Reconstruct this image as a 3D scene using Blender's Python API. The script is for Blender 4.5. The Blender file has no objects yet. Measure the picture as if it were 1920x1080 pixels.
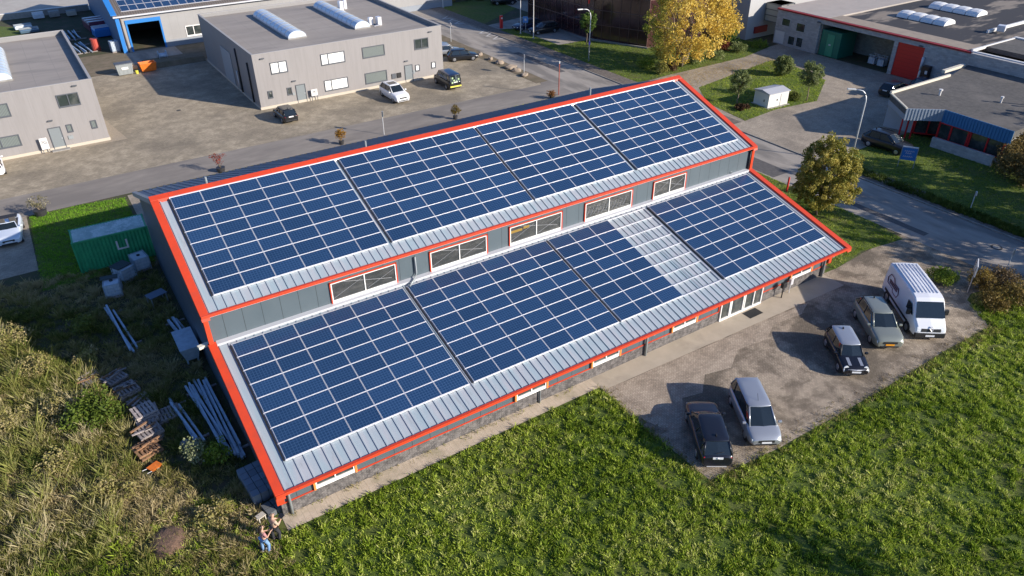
import bpy, math, random
import numpy as np
from mathutils import Vector, Matrix, noise
random.seed(7); RNG = np.random.default_rng(7)
S = bpy.context.scene
COL = S.collection
R = math.radians

# ------------------------------------------------------------------ camera
cam = bpy.data.objects.new("camera", bpy.data.cameras.new("camera")); COL.objects.link(cam)
cam.location = (-4.7005, -43.6809, 28.3144)
_r, _u, _f = (0.83804337, -0.54555461, -0.00731309), (0.298953, 0.447936, 0.84260337), (0.45641036, 0.70832443, -0.53848499)
cam.rotation_euler = Matrix(((_r[0], _u[0], -_f[0]), (_r[1], _u[1], -_f[1]), (_r[2], _u[2], -_f[2]))).to_euler()
cam.data.sensor_width = 36; cam.data.lens = 1402.04 / 1920 * 36
cam.data.clip_start = 0.1; cam.data.clip_end = 2000
S.camera = cam
# ------------------------------------------------------------------ light
SUN_AZ, SUN_EL = R(-55), R(22.3)          # direction towards the sun, azimuth from +X
sd = Vector((math.cos(SUN_EL) * math.cos(SUN_AZ), math.cos(SUN_EL) * math.sin(SUN_AZ), math.sin(SUN_EL)))
sun = bpy.data.objects.new("sun", bpy.data.lights.new("sun", 'SUN')); COL.objects.link(sun)
sun.data.energy = 5.0; sun.data.angle = R(0.5); sun.data.color = (1.0, 0.9, 0.78)
sun.rotation_euler = sd.to_track_quat('Z', 'Y').to_euler(); sun.location = (0, 0, 80)
W = bpy.data.worlds.new("World"); S.world = W; W.use_nodes = True
nt = W.node_tree; bg = nt.nodes['Background']
sky = nt.nodes.new('ShaderNodeTexSky'); sky.sky_type = 'NISHITA'; sky.sun_disc = False
sky.sun_elevation = SUN_EL; sky.sun_rotation = math.pi / 2 - SUN_AZ
tn = nt.nodes.new('ShaderNodeMix'); tn.data_type = 'RGBA'; tn.blend_type = 'MULTIPLY'; tn.inputs[0].default_value = 1; tn.inputs[7].default_value = (.62, .9, 1.4, 1)
nt.links.new(sky.outputs[0], tn.inputs[6]); nt.links.new(tn.outputs[2], bg.inputs[0]); bg.inputs[1].default_value = 0.08
S.view_settings.view_transform = 'Standard'; S.view_settings.look = 'None'
S.view_settings.exposure = 0.55; S.view_settings.gamma = 1
S.cycles.max_bounces = 6; S.cycles.transparent_max_bounces = 8

# ------------------------------------------------------------------ materials
MATS = {}
def mat(name, c, rough=.7, metal=0., c2=None, scale=1., detail=4., spread=(.35, .65), c3=None, s3=.15, t3=(.5, .62), bump=0., bscale=30.,
        seam=None, coat=0., spec=.5, stretch=None, trans=0., rnd=0., attr=False, brick=None):
    """procedural material: c..c2 mixed by world noise, c3 as larger patches, seam=(axis, spacing, width, colour)"""
    if name in MATS: return MATS[name]
    m = bpy.data.materials.new(name); m.use_nodes = True; n = m.node_tree; N = n.nodes; L = n.links
    b = N['Principled BSDF']; out = N['Material Output']
    b.inputs['Roughness'].default_value = rough; b.inputs['Metallic'].default_value = metal
    b.inputs['Specular IOR Level'].default_value = spec
    if coat: b.inputs['Coat Weight'].default_value = coat; b.inputs['Coat Roughness'].default_value = .05
    geo = N.new('ShaderNodeNewGeometry'); pos = geo.outputs['Position']
    if stretch:
        mp = N.new('ShaderNodeMapping'); mp.inputs['Scale'].default_value = stretch; L.new(pos, mp.inputs[0]); spos = mp.outputs[0]
    else: spos = pos
    def nz(sc, det, p=None, rg=.6):
        t = N.new('ShaderNodeTexNoise'); t.inputs['Scale'].default_value = sc; t.inputs['Detail'].default_value = det
        t.inputs['Roughness'].default_value = rg; L.new(p or spos, t.inputs['Vector']); return t.outputs['Fac']
    def mixc(fac, a, bb, mode='MIX'):
        x = N.new('ShaderNodeMix'); x.data_type = 'RGBA'; x.blend_type = mode
        if isinstance(fac, (int, float)): x.inputs[0].default_value = fac
        else: L.new(fac, x.inputs[0])
        for v, i in ((a, 6), (bb, 7)):
            if isinstance(v, tuple): x.inputs[i].default_value = (*v[:3], 1)
            else: L.new(v, x.inputs[i])
        return x.outputs[2]
    def ramp(f, lo, hi):
        x = N.new('ShaderNodeMapRange'); L.new(f, x.inputs[0]); x.inputs[1].default_value = lo; x.inputs[2].default_value = hi; return x.outputs[0]
    col = c
    if attr:
        a = N.new('ShaderNodeAttribute'); a.attribute_name = 'tint'; col = a.outputs['Color']
    if c2: col = mixc(ramp(nz(scale, detail), *spread), col, c2)
    if c3: col = mixc(ramp(nz(s3, 5), *t3), col, c3)
    if brick:                                   # (scale, mortar colour, width, height)
        t = N.new('ShaderNodeTexBrick'); t.inputs['Scale'].default_value = brick[0]; t.inputs['Mortar Size'].default_value = brick[4] if len(brick) > 4 else .02
        t.inputs['Brick Width'].default_value = brick[2]; t.inputs['Row Height'].default_value = brick[3]
        t.inputs['Color1'].default_value = (1, 1, 1, 1); t.inputs['Color2'].default_value = (.72, .72, .72, 1); t.inputs['Mortar'].default_value = (*brick[1], 1)
        if brick[-1] == 'wall':
            sx = N.new('ShaderNodeSeparateXYZ'); L.new(pos, sx.inputs[0]); cx = N.new('ShaderNodeCombineXYZ')
            ad = N.new('ShaderNodeMath'); L.new(sx.outputs[0], ad.inputs[0]); L.new(sx.outputs[1], ad.inputs[1])
            L.new(ad.outputs[0], cx.inputs[0]); L.new(sx.outputs[2], cx.inputs[1]); L.new(cx.outputs[0], t.inputs['Vector'])
        else: L.new(pos, t.inputs['Vector'])
        col = mixc(1., col, t.outputs['Color'], 'MULTIPLY')
    if seam:
        sx = N.new('ShaderNodeSeparateXYZ'); L.new(pos, sx.inputs[0])
        d = N.new('ShaderNodeMath'); d.operation = 'DIVIDE'; L.new(sx.outputs[seam[0]], d.inputs[0]); d.inputs[1].default_value = seam[1]
        fr = N.new('ShaderNodeMath'); fr.operation = 'FRACT'; L.new(d.outputs[0], fr.inputs[0])
        lt = N.new('ShaderNodeMath'); lt.operation = 'LESS_THAN'; L.new(fr.outputs[0], lt.inputs[0]); lt.inputs[1].default_value = seam[2] / seam[1]
        col = mixc(lt.outputs[0], col, seam[3])
    if rnd:
        oi = N.new('ShaderNodeObjectInfo'); h = N.new('ShaderNodeHueSaturation'); v = N.new('ShaderNodeMapRange')
        L.new(oi.outputs['Random'], v.inputs[0]); v.inputs[3].default_value = 1 - rnd; v.inputs[4].default_value = 1 + rnd
        L.new(v.outputs[0], h.inputs['Value'])
        if isinstance(col, tuple): h.inputs['Color'].default_value = (*col[:3], 1)
        else: L.new(col, h.inputs['Color'])
        col = h.outputs[0]
    if isinstance(col, tuple): b.inputs['Base Color'].default_value = (*col[:3], 1)
    else: L.new(col, b.inputs['Base Color'])
    if bump:
        bp = N.new('ShaderNodeBump'); bp.inputs['Strength'].default_value = bump; bp.inputs['Distance'].default_value = .05
        L.new(nz(bscale, 5), bp.inputs['Height']); L.new(bp.outputs[0], b.inputs['Normal'])
    if trans:
        t = N.new('ShaderNodeBsdfTranslucent'); mx = N.new('ShaderNodeMixShader'); mx.inputs[0].default_value = trans
        if isinstance(col, tuple): t.inputs[0].default_value = (*col[:3], 1)
        else: L.new(col, t.inputs[0])
        L.new(b.outputs[0], mx.inputs[1]); L.new(t.outputs[0], mx.inputs[2]); L.new(mx.outputs[0], out.inputs[0])
    MATS[name] = m; return m

ASPH = mat('asphalt', (.29, .26, .225), .9, c2=(.36, .325, .28), scale=1.2, detail=8, c3=(.2, .182, .16), s3=.35, t3=(.48, .6), bump=.3, bscale=40, stretch=(1, .25, 1))
LANE = mat('lane_asphalt', (.23, .205, .178), .9, c2=(.28, .25, .215), scale=1.5, c3=(.19, .17, .15), s3=.25, t3=(.45, .62), bump=.3, bscale=40, stretch=(.35, 1, 1))
YARD = mat('yard_pavers', (.36, .305, .22), .9, c2=(.49, .415, .305), scale=.9, detail=10, spread=(.42, .6), c3=(.27, .23, .17), s3=.16, t3=(.46, .64), bump=.3, bscale=20, brick=(1., (.62, .6, .56), .22, .11, .012, 'flat'))
EYARD = mat('side_yard_pavers', (.37, .315, .245), .9, c2=(.47, .4, .31), scale=.9, detail=9, c3=(.28, .24, .19), s3=.2, t3=(.5, .66), bump=.3, bscale=20, brick=(1., (.6, .58, .55), .22, .11, .012, 'flat'))
LOT = mat('lot_pavers', (.46, .38, .285), .95, c2=(.225, .183, .135), scale=.75, detail=12, spread=(.44, .6), c3=(.19, .156, .115), s3=.17, t3=(.53, .6), bump=.5, bscale=14, brick=(1., (.5, .47, .43), .2, .1, .012, 'flat'))
WALK = mat('path_slabs', (.58, .48, .37), .9, c2=(.47, .39, .29), scale=1.6, detail=9, c3=(.33, .29, .19), s3=.6, t3=(.56, .72), bump=.3, seam=(0, .3, .02, (.4, .33, .25)))
APRON = mat('concrete_apron', (.47, .4, .31), .9, c2=(.41, .35, .27), scale=.8, c3=(.3, .255, .2), s3=.35, t3=(.55, .75), bump=.2)
SIDEW = mat('pavement_slabs', (.15, .125, .105), .95, c2=(.22, .185, .15), scale=2.5, bump=.4, bscale=20, brick=(1., (.6, .6, .6), .3, .3, .02, 'flat'))
KERB = mat('kerb_stone', (.3, .28, .25), .9, c2=(.2, .19, .17), scale=3)
PAINTW = mat('road_paint', (.62, .6, .56), .8, c2=(.4, .38, .35), scale=6)
SOIL = mat('soil', (.07, .06, .035), 1, c2=(.05, .065, .02), scale=1.6, c3=(.1, .075, .045), s3=.6, bump=.8, bscale=8)
LAWNG = mat('lawn_ground', (.06, .1, .01), 1, c2=(.11, .15, .02), scale=2.2, detail=8, c3=(.12, .12, .03), s3=.3, t3=(.5, .7), bump=.8, bscale=25)
DIRT = mat('dirt', (.2, .155, .105), 1, c2=(.13, .11, .065), scale=1., detail=8, bump=.7, bscale=10)
PALEYARD = mat('pale_concrete', (.4, .375, .33), .9, c2=(.46, .43, .38), scale=.5, c3=(.33, .29, .25), s3=.3, t3=(.5, .8))
METROOF = mat('sheet_metal_roof', (.33, .41, .45), .42, .15, c2=(.41, .425, .455), scale=.8, c3=(.27, .3, .31), s3=1.2, t3=(.58, .8), stretch=(3, .4, 1))
BACKROOF = mat('back_sheet_roof', (.085, .15, .24), .45, .2, c2=(.11, .18, .27), scale=.6)
RED = mat('red_trim', (.62, .058, .018), .42, c2=(.54, .055, .02), scale=1.5, c3=(.45, .06, .03), s3=.9, t3=(.58, .8), seam=(0, 3.0, .02, (.35, .04, .02)))
ALU = mat('aluminium', (.74, .74, .76), .4, .35)
WHITE = mat('white_paint', (.68, .67, .65), .5)
WHITEF = mat('white_frame', (.84, .83, .8), .4)
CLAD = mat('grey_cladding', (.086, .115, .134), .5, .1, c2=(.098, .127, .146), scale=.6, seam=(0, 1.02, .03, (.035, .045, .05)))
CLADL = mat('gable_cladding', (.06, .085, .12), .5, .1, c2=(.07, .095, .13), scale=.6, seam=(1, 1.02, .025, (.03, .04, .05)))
BRICK = mat('grey_brick', (.06, .056, .056), .95, c2=(.15, .14, .135), scale=4, bump=.3, brick=(1., (1.7, 1.65, 1.6), .28, .085, .012, 'wall'))
BLDG = mat('beige_panel', (.275, .26, .255), .6, c2=(.235, .222, .216), scale=2.2, detail=7, spread=(.45, .8), stretch=(1, 1, .12), seam=(0, 1.1, .02, (.225, .213, .208)))
BLDGS = mat('beige_panel_side', (.26, .25, .245), .6, c2=(.24, .235, .23), scale=.4, seam=(1, 1.1, .02, (.2, .195, .19)))
FLATR = mat('roof_membrane', (.28, .25, .22), .9, c2=(.33, .295, .26), scale=.35, c3=(.23, .21, .19), s3=.5, t3=(.5, .7), stretch=(.25, 1, 1), seam=(0, 2.2, .04, (.24, .22, .2)))
DARKR = mat('bitumen_roof', (.075, .072, .068), .95, c2=(.115, .108, .1), scale=2.5, detail=8, c3=(.15, .138, .125), s3=.2, t3=(.52, .72), bump=.3, bscale=30)
STAINR = mat('stained_roof', (.22, .185, .15), .9, c2=(.25, .215, .175), scale=1., c3=(.035, .035, .04), s3=.16, t3=(.44, .5), stretch=(.45, 1.6, 1))
PALER = mat('pale_roof', (.4, .36, .32), .9, c2=(.36, .325, .29), scale=.7)
EDGER = mat('roof_edge', (.33, .27, .21), .95, c2=(.27, .225, .18), scale=1.2)
PLINTH = mat('plinth', (.5, .45, .37), .9)
CONC = mat('concrete', (.32, .31, .29), .9, c2=(.25, .24, .22), scale=2)
GREYW = mat('grey_render', (.5, .5, .5), .85, c2=(.44, .44, .44), scale=.8)
BWALL = mat('pale_brick', (.52, .5, .48), .9, c2=(.45, .43, .415), scale=2, brick=(1., (.8, .8, .8), .5, .2, .02, 'wall'))
DKFRAME = mat('dark_frame', (.09, .1, .115), .5)
DOORG = mat('door_grey', (.2, .225, .235), .45)
GLASS = mat('window_glass', (.035, .045, .045), .06, c2=(.1, .105, .1), scale=1.4, spread=(.45, .7), spec=.8)
CGLASS = mat('clerestory_glass', (.06, .062, .06), .08, c2=(.17, .165, .16), scale=1.1, detail=6, spread=(.42, .7), spec=.8, stretch=(1, 1, 2.5))
BLIND = mat('white_blind', (.9, .9, .86), .5, coat=.3)
CURT = mat('grey_curtain', (.16, .19, .18), .6, coat=.4, seam=(0, .12, .04, (.09, .1, .1)))
REDGL = mat('tinted_glass', (.035, .014, .016), .12, c2=(.07, .03, .03), scale=.5, spec=.8)
BLUE = mat('blue_trim', (.03, .2, .55), .4)
NAVY = mat('navy_wall', (.11, .18, .3), .6)
BLUEMET = mat('blue_profile', (.05, .2, .42), .4, .2)
SKYL = mat('skylight_dome', (.62, .68, .74), .25, c2=(.52, .6, .68), scale=.8, coat=.3)
REDDARK = mat('dark_red', (.33, .02, .02), .5)
REDGATE = mat('red_gate', (.62, .02, .015), .5, seam=(2, .45, .02, (.35, .012, .01)))
GREEND = mat('green_cabin', (.02, .17, .11), .5)
BLACKP = mat('black_plastic', (.02, .02, .022), .5)
RUBBER = mat('rubber', (.015, .015, .016), .8)
RIM = mat('wheel_rim', (.42, .43, .45), .35, .7)
CGLS = mat('car_glass', (.014, .02, .024), .04, spec=.9)
LAMPW = mat('headlamp', (.75, .78, .8), .1, coat=1)
LAMPR = mat('tail_lamp', (.5, .01, .01), .2, coat=1)
PLATE = mat('number_plate', (.75, .76, .78), .4)
PLATEO = mat('orange_plate', (.85, .35, .02), .4)
GALV = mat('galvanised_steel', (.5, .6, .7), .45, .25, c2=(.38, .47, .56), scale=3)
GREYPOLE = mat('pole_paint', (.55, .57, .58), .5, .2)
GREYM = mat('grey_metal', (.3, .33, .34), .5, .2)
CONTG = mat('container_green', (.04, .36, .15), .55, c2=(.03, .28, .12), scale=1.5)
CONTT = mat('container_roof', (.55, .66, .6), .6, c2=(.36, .48, .44), scale=1.2, c3=(.68, .74, .7), s3=2.2)
PLAST = mat('tank_plastic', (.62, .68, .74), .4, c2=(.5, .57, .63), scale=3)
WOOD = mat('weathered_wood', (.4, .35, .33), .9, c2=(.24, .21, .2), scale=6, stretch=(1, 1, 3), rnd=.25)
WOODB = mat('brown_wood', (.3, .16, .08), .9, c2=(.2, .12, .07), scale=5, rnd=.2)
ORANGE = mat('orange_steel', (.8, .2, .02), .5, c2=(.6, .15, .02), scale=3)
ROCK = mat('boulder', (.36, .28, .2), .95, c2=(.24, .2, .16), scale=3, bump=.6, bscale=6)
BARK = mat('bark', (.16, .12, .085), .95, c2=(.24, .19, .14), scale=6, bump=.5, bscale=20)
LEAF = mat('leaf', (.1, .1, .02), .6, attr=True, trans=.28, spec=.25)
BLADE = mat('grass_blade', (.1, .1, .02), .65, attr=True, trans=.3, spec=.2)
def pvmat():
    m = bpy.data.materials.new('solar_cells'); m.use_nodes = True; n = m.node_tree; N = n.nodes; L = n.links; b = N['Principled BSDF']
    tc = N.new('ShaderNodeTexCoord'); s = N.new('ShaderNodeSeparateXYZ'); L.new(tc.outputs['Object'], s.inputs[0])
    def line(o, per, w, off):
        a = N.new('ShaderNodeMath'); a.operation = 'ADD'; L.new(o, a.inputs[0]); a.inputs[1].default_value = off
        d = N.new('ShaderNodeMath'); d.operation = 'DIVIDE'; L.new(a.outputs[0], d.inputs[0]); d.inputs[1].default_value = per
        f = N.new('ShaderNodeMath'); f.operation = 'FRACT'; L.new(d.outputs[0], f.inputs[0])
        l = N.new('ShaderNodeMath'); l.operation = 'LESS_THAN'; L.new(f.outputs[0], l.inputs[0]); l.inputs[1].default_value = w / per; return l.outputs[0]
    mx = N.new('ShaderNodeMath'); mx.operation = 'MAXIMUM'
    L.new(line(s.outputs[0], .159, .03, 10.0), mx.inputs[0]); L.new(line(s.outputs[1], .157, .03, 10.05), mx.inputs[1])
    geo = N.new('ShaderNodeNewGeometry'); nz = N.new('ShaderNodeTexNoise'); nz.inputs['Scale'].default_value = 9; nz.inputs['Detail'].default_value = 3; L.new(geo.outputs['Position'], nz.inputs[0])
    c1 = N.new('ShaderNodeMix'); c1.data_type = 'RGBA'; L.new(nz.outputs['Fac'], c1.inputs[0]); c1.inputs[6].default_value = (.007, .026, .07, 1); c1.inputs[7].default_value = (.018, .05, .122, 1)
    c2 = N.new('ShaderNodeMix'); c2.data_type = 'RGBA'; L.new(mx.outputs[0], c2.inputs[0]); L.new(c1.outputs[2], c2.inputs[6]); c2.inputs[7].default_value = (.032, .072, .155, 1)
    oi = N.new('ShaderNodeObjectInfo'); mr = N.new('ShaderNodeMapRange'); L.new(oi.outputs['Random'], mr.inputs[0]); mr.inputs[3].default_value = .88; mr.inputs[4].default_value = 1.15
    h = N.new('ShaderNodeHueSaturation'); L.new(mr.outputs[0], h.inputs['Value']); L.new(c2.outputs[2], h.inputs['Color'])
    L.new(h.outputs[0], b.inputs['Base Color']); b.inputs['Roughness'].default_value = .22; b.inputs['Specular IOR Level'].default_value = .5
    return m
PV = pvmat()

# ------------------------------------------------------------------ builders
ORG = {}
def link(o, parent=None):
    COL.objects.link(o)
    if parent: o.parent = parent
    return o
def tag(o, label=None, cat=None, group=None, kind=None):
    if label: o['label'] = label
    if cat: o['category'] = cat
    if group: o['group'] = group
    if kind: o['kind'] = kind
    return o
def root(name, label, cat, loc, rz=0., group=None, world=False):
    o = bpy.data.objects.new(name, None); o.empty_display_size = .2; link(o); o.location = loc; o.rotation_euler = (0, 0, rz)
    ORG[o] = Vector(loc) if world else Vector((0, 0, 0)); return tag(o, label, cat, group)
class MB:
    def __init__(s): s.v = []; s.f = []; s.m = []
    def add(s, vs, fs, m=0):
        k = len(s.v); s.v += [tuple(map(float, p)) for p in vs]; s.f += [tuple(i + k for i in f) for f in fs]; s.m += [m] * len(fs); return s
    def box(s, x0, y0, z0, x1, y1, z1, m=0):
        return s.ob((x0, y0, z0), (x1 - x0, 0, 0), (0, y1 - y0, 0), (0, 0, z1 - z0), m)
    def ob(s, o, a, b, c, m=0):
        o, a, b, c = map(Vector, (o, a, b, c))
        return s.add([o, o + a, o + a + b, o + b, o + c, o + a + c, o + a + b + c, o + b + c], [(0, 3, 2, 1), (4, 5, 6, 7), (0, 1, 5, 4), (1, 2, 6, 5), (2, 3, 7, 6), (3, 0, 4, 7)], m)
    def cb(s, c, sx, sy, sz, rz=0., m=0):
        cc, ss = math.cos(rz), math.sin(rz); c = Vector(c); a = Vector((cc, ss, 0)) * sx; b = Vector((-ss, cc, 0)) * sy
        return s.ob(c - a / 2 - b / 2 - Vector((0, 0, sz / 2)), a, b, (0, 0, sz), m)
    def poly(s, pts, m=0): return s.add(pts, [tuple(range(len(pts)))], m)
    def prism(s, pts, z0, z1, m=0):
        n = len(pts); return s.add([(x, y, z0) for x, y in pts] + [(x, y, z1) for x, y in pts],
            [tuple(range(n - 1, -1, -1)), tuple(range(n, 2 * n))] + [(i, (i + 1) % n, (i + 1) % n + n, i + n) for i in range(n)], m)
    def xprism(s, pts, x0, x1, m=0):   # (y,z) outline swept along x
        n = len(pts); return s.add([(x0, y, z) for y, z in pts] + [(x1, y, z) for y, z in pts],
            [tuple(range(n - 1, -1, -1)), tuple(range(n, 2 * n))] + [(i, (i + 1) % n, (i + 1) % n + n, i + n) for i in range(n)], m)
    def loft(s, rings, cap=True, m=0, closed=True):
        n = len(rings[0]); vs = [p for r in rings for p in r]; fs = []
        for k in range(len(rings) - 1):
            for i in range(n if closed else n - 1):
                j = (i + 1) % n; fs.append((k * n + i, k * n + j, (k + 1) * n + j, (k + 1) * n + i))
        if cap and closed: fs += [tuple(range(n - 1, -1, -1)), tuple(range((len(rings) - 1) * n, len(rings) * n))]
        return s.add(vs, fs, m)
    def tube(s, path, r, n=8, m=0):
        path = [Vector(p) for p in path]; rr = r if isinstance(r, (list, tuple)) else [r] * len(path); rings = []
        for i, p in enumerate(path):
            d = (path[min(i + 1, len(path) - 1)] - path[max(i - 1, 0)]).normalized()
            a = d.cross(Vector((0, 0, 1)) if abs(d.z) < .9 else Vector((1, 0, 0))).normalized(); b = d.cross(a)
            rings.append([p + (a * math.cos(2 * math.pi * k / n) + b * math.sin(2 * math.pi * k / n)) * rr[i] for k in range(n)])
        return s.loft(rings, True, m)
    def build(s, name, mats, parent=None, smooth=False, bevel=0., label=None):
        if not isinstance(mats, (list, tuple)): mats = [mats]
        me = bpy.data.meshes.new(name); org = ORG.get(parent, Vector((0, 0, 0)))
        me.from_pydata([(x - org.x, y - org.y, z - org.z) for x, y, z in s.v], [], s.f)
        for mm in mats: me.materials.append(mm)
        me.polygons.foreach_set('material_index', s.m)
        if smooth: me.polygons.foreach_set('use_smooth', [True] * len(s.f))
        me.update(); o = bpy.data.objects.new(name, me); link(o, parent); ORG[o] = org
        if bevel:
            b = o.modifiers.new('bevel', 'BEVEL'); b.width = bevel; b.segments = 2; b.limit_method = 'ANGLE'
        if label: o['label'] = label
        return o
def subsurf(o, n=1):
    m = o.modifiers.new('sub', 'SUBSURF'); m.levels = n; m.render_levels = n; return o
def copy_tree(o, parent=None):
    c = o.copy(); link(c)
    if parent: c.parent = parent
    for ch in o.children: copy_tree(ch, c)
    return c
def text(name, s, size, m, parent, M, ext=.01):
    cu = bpy.data.curves.new(name, 'FONT'); cu.body = s; cu.size = size; cu.extrude = ext; cu.align_x = 'CENTER'; cu.align_y = 'CENTER'
    t = bpy.data.objects.new(name, cu); COL.objects.link(t); dg = bpy.context.evaluated_depsgraph_get()
    me = bpy.data.meshes.new_from_object(t.evaluated_get(dg)); bpy.data.objects.remove(t); me.transform(M)
    org = ORG.get(parent, Vector()); me.transform(Matrix.Translation(-org)); me.materials.clear(); me.materials.append(m)
    o = bpy.data.objects.new(name, me); link(o, parent); ORG[o] = org; return o
def sheet(name, pts, z, m, kind='structure'):
    o = MB().poly([(x, y, z) for x, y in pts]).build(name, m); o['kind'] = kind; return o

def npmesh(name, co, nper, m, tint, parent=None):
    """co: (N, nper, 3) separate faces, tint: (N,3) one colour each"""
    N = len(co); me = bpy.data.meshes.new(name); v = co.reshape(-1, 3).astype(np.float32)
    org = ORG.get(parent, Vector()); v = v - np.array(org, dtype=np.float32)
    me.vertices.add(len(v)); me.vertices.foreach_set('co', v.ravel()); me.loops.add(len(v)); me.loops.foreach_set('vertex_index', np.arange(len(v), dtype=np.int32))
    me.polygons.add(N); me.polygons.foreach_set('loop_start', np.arange(0, len(v), nper, dtype=np.int32)); me.polygons.foreach_set('loop_total', np.full(N, nper, dtype=np.int32))
    me.update(calc_edges=True); me.materials.append(m)
    a = me.attributes.new('tint', 'FLOAT_COLOR', 'FACE'); c = np.ones((N, 4), np.float32); c[:, :3] = tint; a.data.foreach_set('color', c.ravel())
    o = bpy.data.objects.new(name, me); link(o, parent); ORG[o] = org; return o
def inpoly(x, y, poly):
    ins = np.zeros(len(x), bool); n = len(poly)
    for i in range(n):
        x1, y1 = poly[i]; x2, y2 = poly[(i + 1) % n]
        if y1 == y2: continue
        c = ((y1 > y) != (y2 > y)) & (x < (x2 - x1) * (y - y1) / (y2 - y1) + x1); ins ^= c
    return ins
def lf(x, y, s, k=0.):      # cheap smooth noise in -1..1
    return (np.sin(x * s + 1.3 * np.sin(y * s * .7 + k) + k) + np.sin(y * s * 1.13 + 1.7 * np.sin(x * s * .6 + 2 * k) + 2.1 * k) + np.sin((x + y) * s * 1.9 + k * 3) * .6) / 2.6
def pick(cols, t):
    cols = np.array(cols); t = np.clip(t, 0, .9999) * (len(cols) - 1); i = t.astype(int); f = (t - i)[:, None]; return cols[i] * (1 - f) + cols[i + 1] * f
def grass(name, poly, dens, nb, h, w, lean, cols, label, cat, seed=0, patch=.5, ps=.8, excl=(), hvar=.4, z=0.01, clump=0., cs=.12):
    xs = [p[0] for p in poly]; ys = [p[1] for p in poly]; A = (max(xs) - min(xs)) * (max(ys) - min(ys)); rng = np.random.default_rng(seed)
    n = int(A * dens); x = rng.uniform(min(xs), max(xs), n); y = rng.uniform(min(ys), max(ys), n); tc = 0.; hc = 1.
    if clump:      # tussocks: plants gather round centres, each with its own tone and height
        nc = int(A * clump); cx = rng.uniform(min(xs), max(xs), nc); cy = rng.uniform(min(ys), max(ys), nc); ii = rng.integers(0, nc, n)
        fr_ = rng.uniform(0, 1, n) < .72; x = np.where(fr_, cx[ii] + rng.normal(0, cs, n), x); y = np.where(fr_, cy[ii] + rng.normal(0, cs, n), y); tc = np.where(fr_, rng.normal(0, .14, nc)[ii], -.12)
        hc = np.where(fr_, rng.uniform(.7, 1.35, nc)[ii] * np.exp(-((x - cx[ii]) ** 2 + (y - cy[ii]) ** 2) / (5 * cs * cs)) * 1.2, .45)
    k = inpoly(x, y, poly); tc = tc + np.zeros(n); hc = hc + np.zeros(n)
    for e in excl: k &= ~inpoly(x, y, e)
    x, y, tc, hc = x[k], y[k], tc[k], hc[k]; n = len(x)
    hh = h * (1 + hvar * lf(x, y, 2.2, seed + 1)) * rng.uniform(.6, 1.3, n) * hc; t = tc + .5 + patch * .5 * lf(x, y, ps, seed + 2) + rng.normal(0, .17, n)
    X = np.repeat(x, nb) + rng.normal(0, .07, n * nb); Y = np.repeat(y, nb) + rng.normal(0, .07, n * nb); H = np.repeat(hh, nb) * rng.uniform(.5, 1.2, n * nb)
    a = rng.uniform(0, 2 * np.pi, n * nb); b = rng.uniform(0, 2 * np.pi, n * nb); ll = lean * H * rng.uniform(.2, 1.4, n * nb); ww = w * rng.uniform(.6, 1.4, n * nb)
    co = np.zeros((n * nb, 4, 3)); dx, dy = np.cos(a) * ww / 2, np.sin(a) * ww / 2; lx, ly = np.cos(b) * ll, np.sin(b) * ll
    co[:, 0] = np.stack([X - dx * .6, Y - dy * .6, np.full_like(X, z)], 1); co[:, 1] = np.stack([X + dx * .6, Y + dy * .6, np.full_like(X, z)], 1)
    co[:, 2] = np.stack([X + dx + lx * .55, Y + dy + ly * .55, z + H * .62], 1); co[:, 3] = np.stack([X - dx * .2 + lx, Y - dy * .2 + ly, z + H], 1)
    o = npmesh(name, co, 4, BLADE, pick(cols, np.repeat(t, nb) + rng.normal(0, .09, n * nb)))
    return tag(o, label, cat, kind='stuff')
def leaves(centres, radii, per, size, cols, rng, flat=1.):
    """leaf quads around clump centres; returns co, t"""
    c = np.repeat(np.asarray(centres), per, 0); r = np.repeat(np.asarray(radii), per); n = len(c)
    d = rng.normal(size=(n, 3)); d /= np.linalg.norm(d, axis=1)[:, None]; p = c + d * (r * rng.uniform(.35, 1, n) ** .6)[:, None] * np.array([1, 1, flat])
    a = rng.normal(size=(n, 3)) + d * .3; a /= np.linalg.norm(a, axis=1)[:, None]; b = np.cross(a, rng.normal(size=(n, 3))); b /= np.linalg.norm(b, axis=1)[:, None]
    s = (size * rng.uniform(.6, 1.3, n))[:, None]; co = np.stack([p - a * s, p + b * s * .55, p + a * s, p - b * s * .55], 1)
    t = np.repeat(rng.uniform(0, 1, len(centres)), per) * .55 + rng.uniform(0, .45, n)
    return co, t
def limb(mb, a, b, r0, r1, rng, n=4, wob=.12):
    a, b = Vector(a), Vector(b); L = (b - a).length; pts = [a.lerp(b, i / n) + (Vector(rng.normal(size=3)) * wob * L * .3 if 0 < i < n else Vector()) for i in range(n + 1)]
    mb.tube(pts, [r0 + (r1 - r0) * i / n for i in range(n + 1)], 6)
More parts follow.
